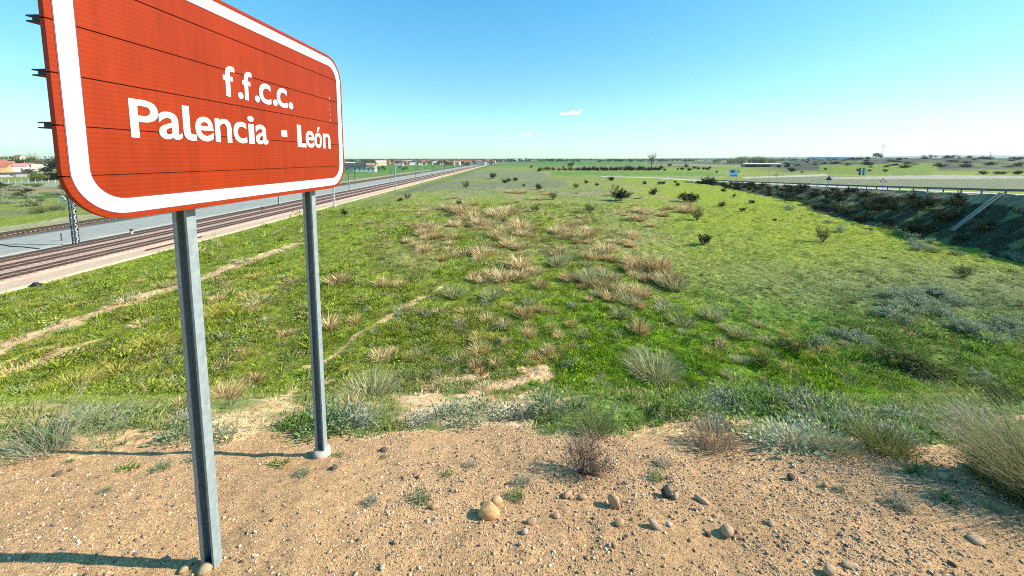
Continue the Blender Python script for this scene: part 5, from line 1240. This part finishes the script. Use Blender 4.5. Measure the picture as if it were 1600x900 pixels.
# scrub on the rise beyond the road
for k in range(75):
    px = g.uniform(1225, 1600); Y = g.uniform(330, 640); kd = ['dark', 'dark', 'olive'][g.integers(0, 3)]
    put_shrub(kd, 0, 0, g.uniform(4, 9) / mpp(Y), 'dark scrub bush on the rise beyond the road', 'scrub bushes on the far rise', g.uniform(.25, .45), 'far scrub', pt(px, Y), 'far_scrub')
for px, w_ in ((1536, 15), (1561, 15), (1590, 17)): put_shrub('dark', 0, 0, w_, {1536: 'black flat bush beside the pale verge, left one of three', 1561: 'black flat bush beside the pale verge, middle one of three', 1590: 'black flat bush beside the pale verge, right one of three'}[px], None, .35, 'bush', pt(px, 250))
# weeds left of the tracks
for k in range(60):
    px = g.uniform(-40, 260); Y = g.uniform(75, 165); x = (px - CX) / FPX * Y
    if x > -92: continue
    put_shrub(['olive', 'dark', 'grey'][g.integers(0, 3)], 0, 0, g.uniform(2.5, 5) / mpp(Y), 'dull bush in the rough field left of the railway', 'bushes in the left rough field', g.uniform(.3, .5), 'bush', (x, Y, float(height(x, Y, False))), 'field_bush')
# far woods along the horizon: one mass
P = []; gW = np.random.default_rng(88)
for k in range(2600):
    u_ = gW.uniform(-1.5, 1.5); Y = gW.uniform(1100, 3600); x = u_ * Y
    if fbm(np.array([u_ * 9]), np.array([Y / 700]), 301, 3)[0] < .44: continue
    h_ = gW.uniform(5, 11); z = float(height(x, Y, False)); n_ = 26
    P.append(np.array([x, Y, z + h_ * .5]) + gW.normal(0, 1, (n_, 3)) * [h_ * .42, h_ * .42, h_ * .24])
P = np.concatenate(P); V_, F_, C_ = leaves(P, 3.2, 5, .9, .5)
o = link('far_woods', mesh_np('far_woods', V_, F_, leaf_mat('far woods', (.07, .09, .045), (.07, .09, .045), None, 0), False, C_, 'v')); tag(o, 'thin dark woods and hedgerows scattered along the horizon', 'woods', None, 'stuff')

# ------------------------------------------------------------------ air and clouds
m = MB(); m.box((-14000, -40, -14), (15500, 9900, 260)); M_HZ = bpy.data.materials.new('haze'); M_HZ.use_nodes = True; t_ = M_HZ.node_tree
for n_ in list(t_.nodes): t_.nodes.remove(n_)
out = t_.nodes.new('ShaderNodeOutputMaterial'); pv = t_.nodes.new('ShaderNodeVolumePrincipled'); pv.inputs['Color'].default_value = (.86, .95, 1, 1); pv.inputs['Density'].default_value = .00005; pv.inputs['Anisotropy'].default_value = .2
t_.links.new(pv.outputs[0], out.inputs['Volume']); hz_ = m.build('haze', M_HZ); hz_['kind'] = 'stuff'
M_CL = mat('cloud', (.95, .95, .95), 1, 0, 0); L = M_CL.node_tree.links; b_ = M_CL.node_tree.nodes['Principled BSDF']
tc = N(M_CL, 'ShaderNodeTexCoord'); no = N(M_CL, 'ShaderNodeTexNoise'); no.inputs['Scale'].default_value = .006; no.inputs['Detail'].default_value = 6; mp = N(M_CL, 'ShaderNodeMapRange'); mp.inputs[1].default_value = .42; mp.inputs[2].default_value = .68; mp.inputs[4].default_value = .5
L.new(tc.outputs['Object'], no.inputs['Vector']); L.new(no.outputs['Fac'], mp.inputs[0]); L.new(mp.outputs[0], b_.inputs['Alpha'])
b_.inputs['Subsurface Weight'].default_value = 0
tl_ = N(M_CL, 'ShaderNodeBsdfTranslucent'); tp_ = N(M_CL, 'ShaderNodeBsdfTransparent'); ad_ = N(M_CL, 'ShaderNodeAddShader'); df_ = N(M_CL, 'ShaderNodeBsdfDiffuse'); mx_ = N(M_CL, 'ShaderNodeMixShader')
for q_ in (tl_, df_): q_.inputs['Color'].default_value = (.97, .97, .97, 1)
L.new(tl_.outputs[0], ad_.inputs[0]); L.new(df_.outputs[0], ad_.inputs[1]); L.new(mp.outputs[0], mx_.inputs[0]); L.new(tp_.outputs[0], mx_.inputs[1]); L.new(ad_.outputs[0], mx_.inputs[2])
L.new(mx_.outputs[0], [n_ for n_ in M_CL.node_tree.nodes if n_.type == 'OUTPUT_MATERIAL'][0].inputs['Surface'])
import bmesh
for i, (px, py, w_, h_, lab) in enumerate([(890, 177, 34, 8, 'largest small white cloud in the middle of the sky'), (908, 173, 8, 5, 'tiny cloud puff touching the largest one'), (909, 194, 7, 3, 'faint tiny cloud below the largest one'), (823, 211, 20, 5, 'small flat cloud, right one of a low pair'), (792, 216, 13, 5, 'small flat cloud, left one of a low pair'), (1460, 189, 30, 6, 'small flat pale cloud in the right sky'), (1157, 220, 10, 4, 'faint cloud low over the poplar grove'), (1590, 205, 22, 5, 'faint cloud at the right border of the sky')]):
    Yc = 11500; u_ = (px - CX) / FPX; v_ = (py - CY) / FPX; D = Vector((u_, math.cos(PITCH) - v_ * math.sin(PITCH), -math.sin(PITCH) - v_ * math.cos(PITCH))); c0 = Vector((0, 0, EYE)) + D * (Yc / D.y); k_ = Yc / FPX
    bm = bmesh.new(); gc = np.random.default_rng(900 + i)
    for q in range(9):
        r_ = gc.uniform(.25, .5); ox = gc.uniform(-.38, .38); mt_ = Matrix.Translation((ox * w_ * k_, gc.uniform(-.2, .2) * w_ * k_, gc.uniform(-.15, .25) * h_ * k_ * (1 - abs(ox)))) @ Matrix.Diagonal((w_ * k_ * r_ * .62, w_ * k_ * r_ * .5, h_ * k_ * r_ * .9, 1))
        bmesh.ops.create_icosphere(bm, subdivisions=3, radius=.6, matrix=mt_)
    for v in bm.verts: v.co += Vector(gc.normal(0, .02 * h_ * k_, 3))
    me = bpy.data.meshes.new('cloud'); bm.to_mesh(me); bm.free(); me.polygons.foreach_set('use_smooth', [True] * len(me.polygons)); me.materials.append(M_CL)
    o = link('cloud', me, tuple(c0)); tag(o, lab, 'cloud')
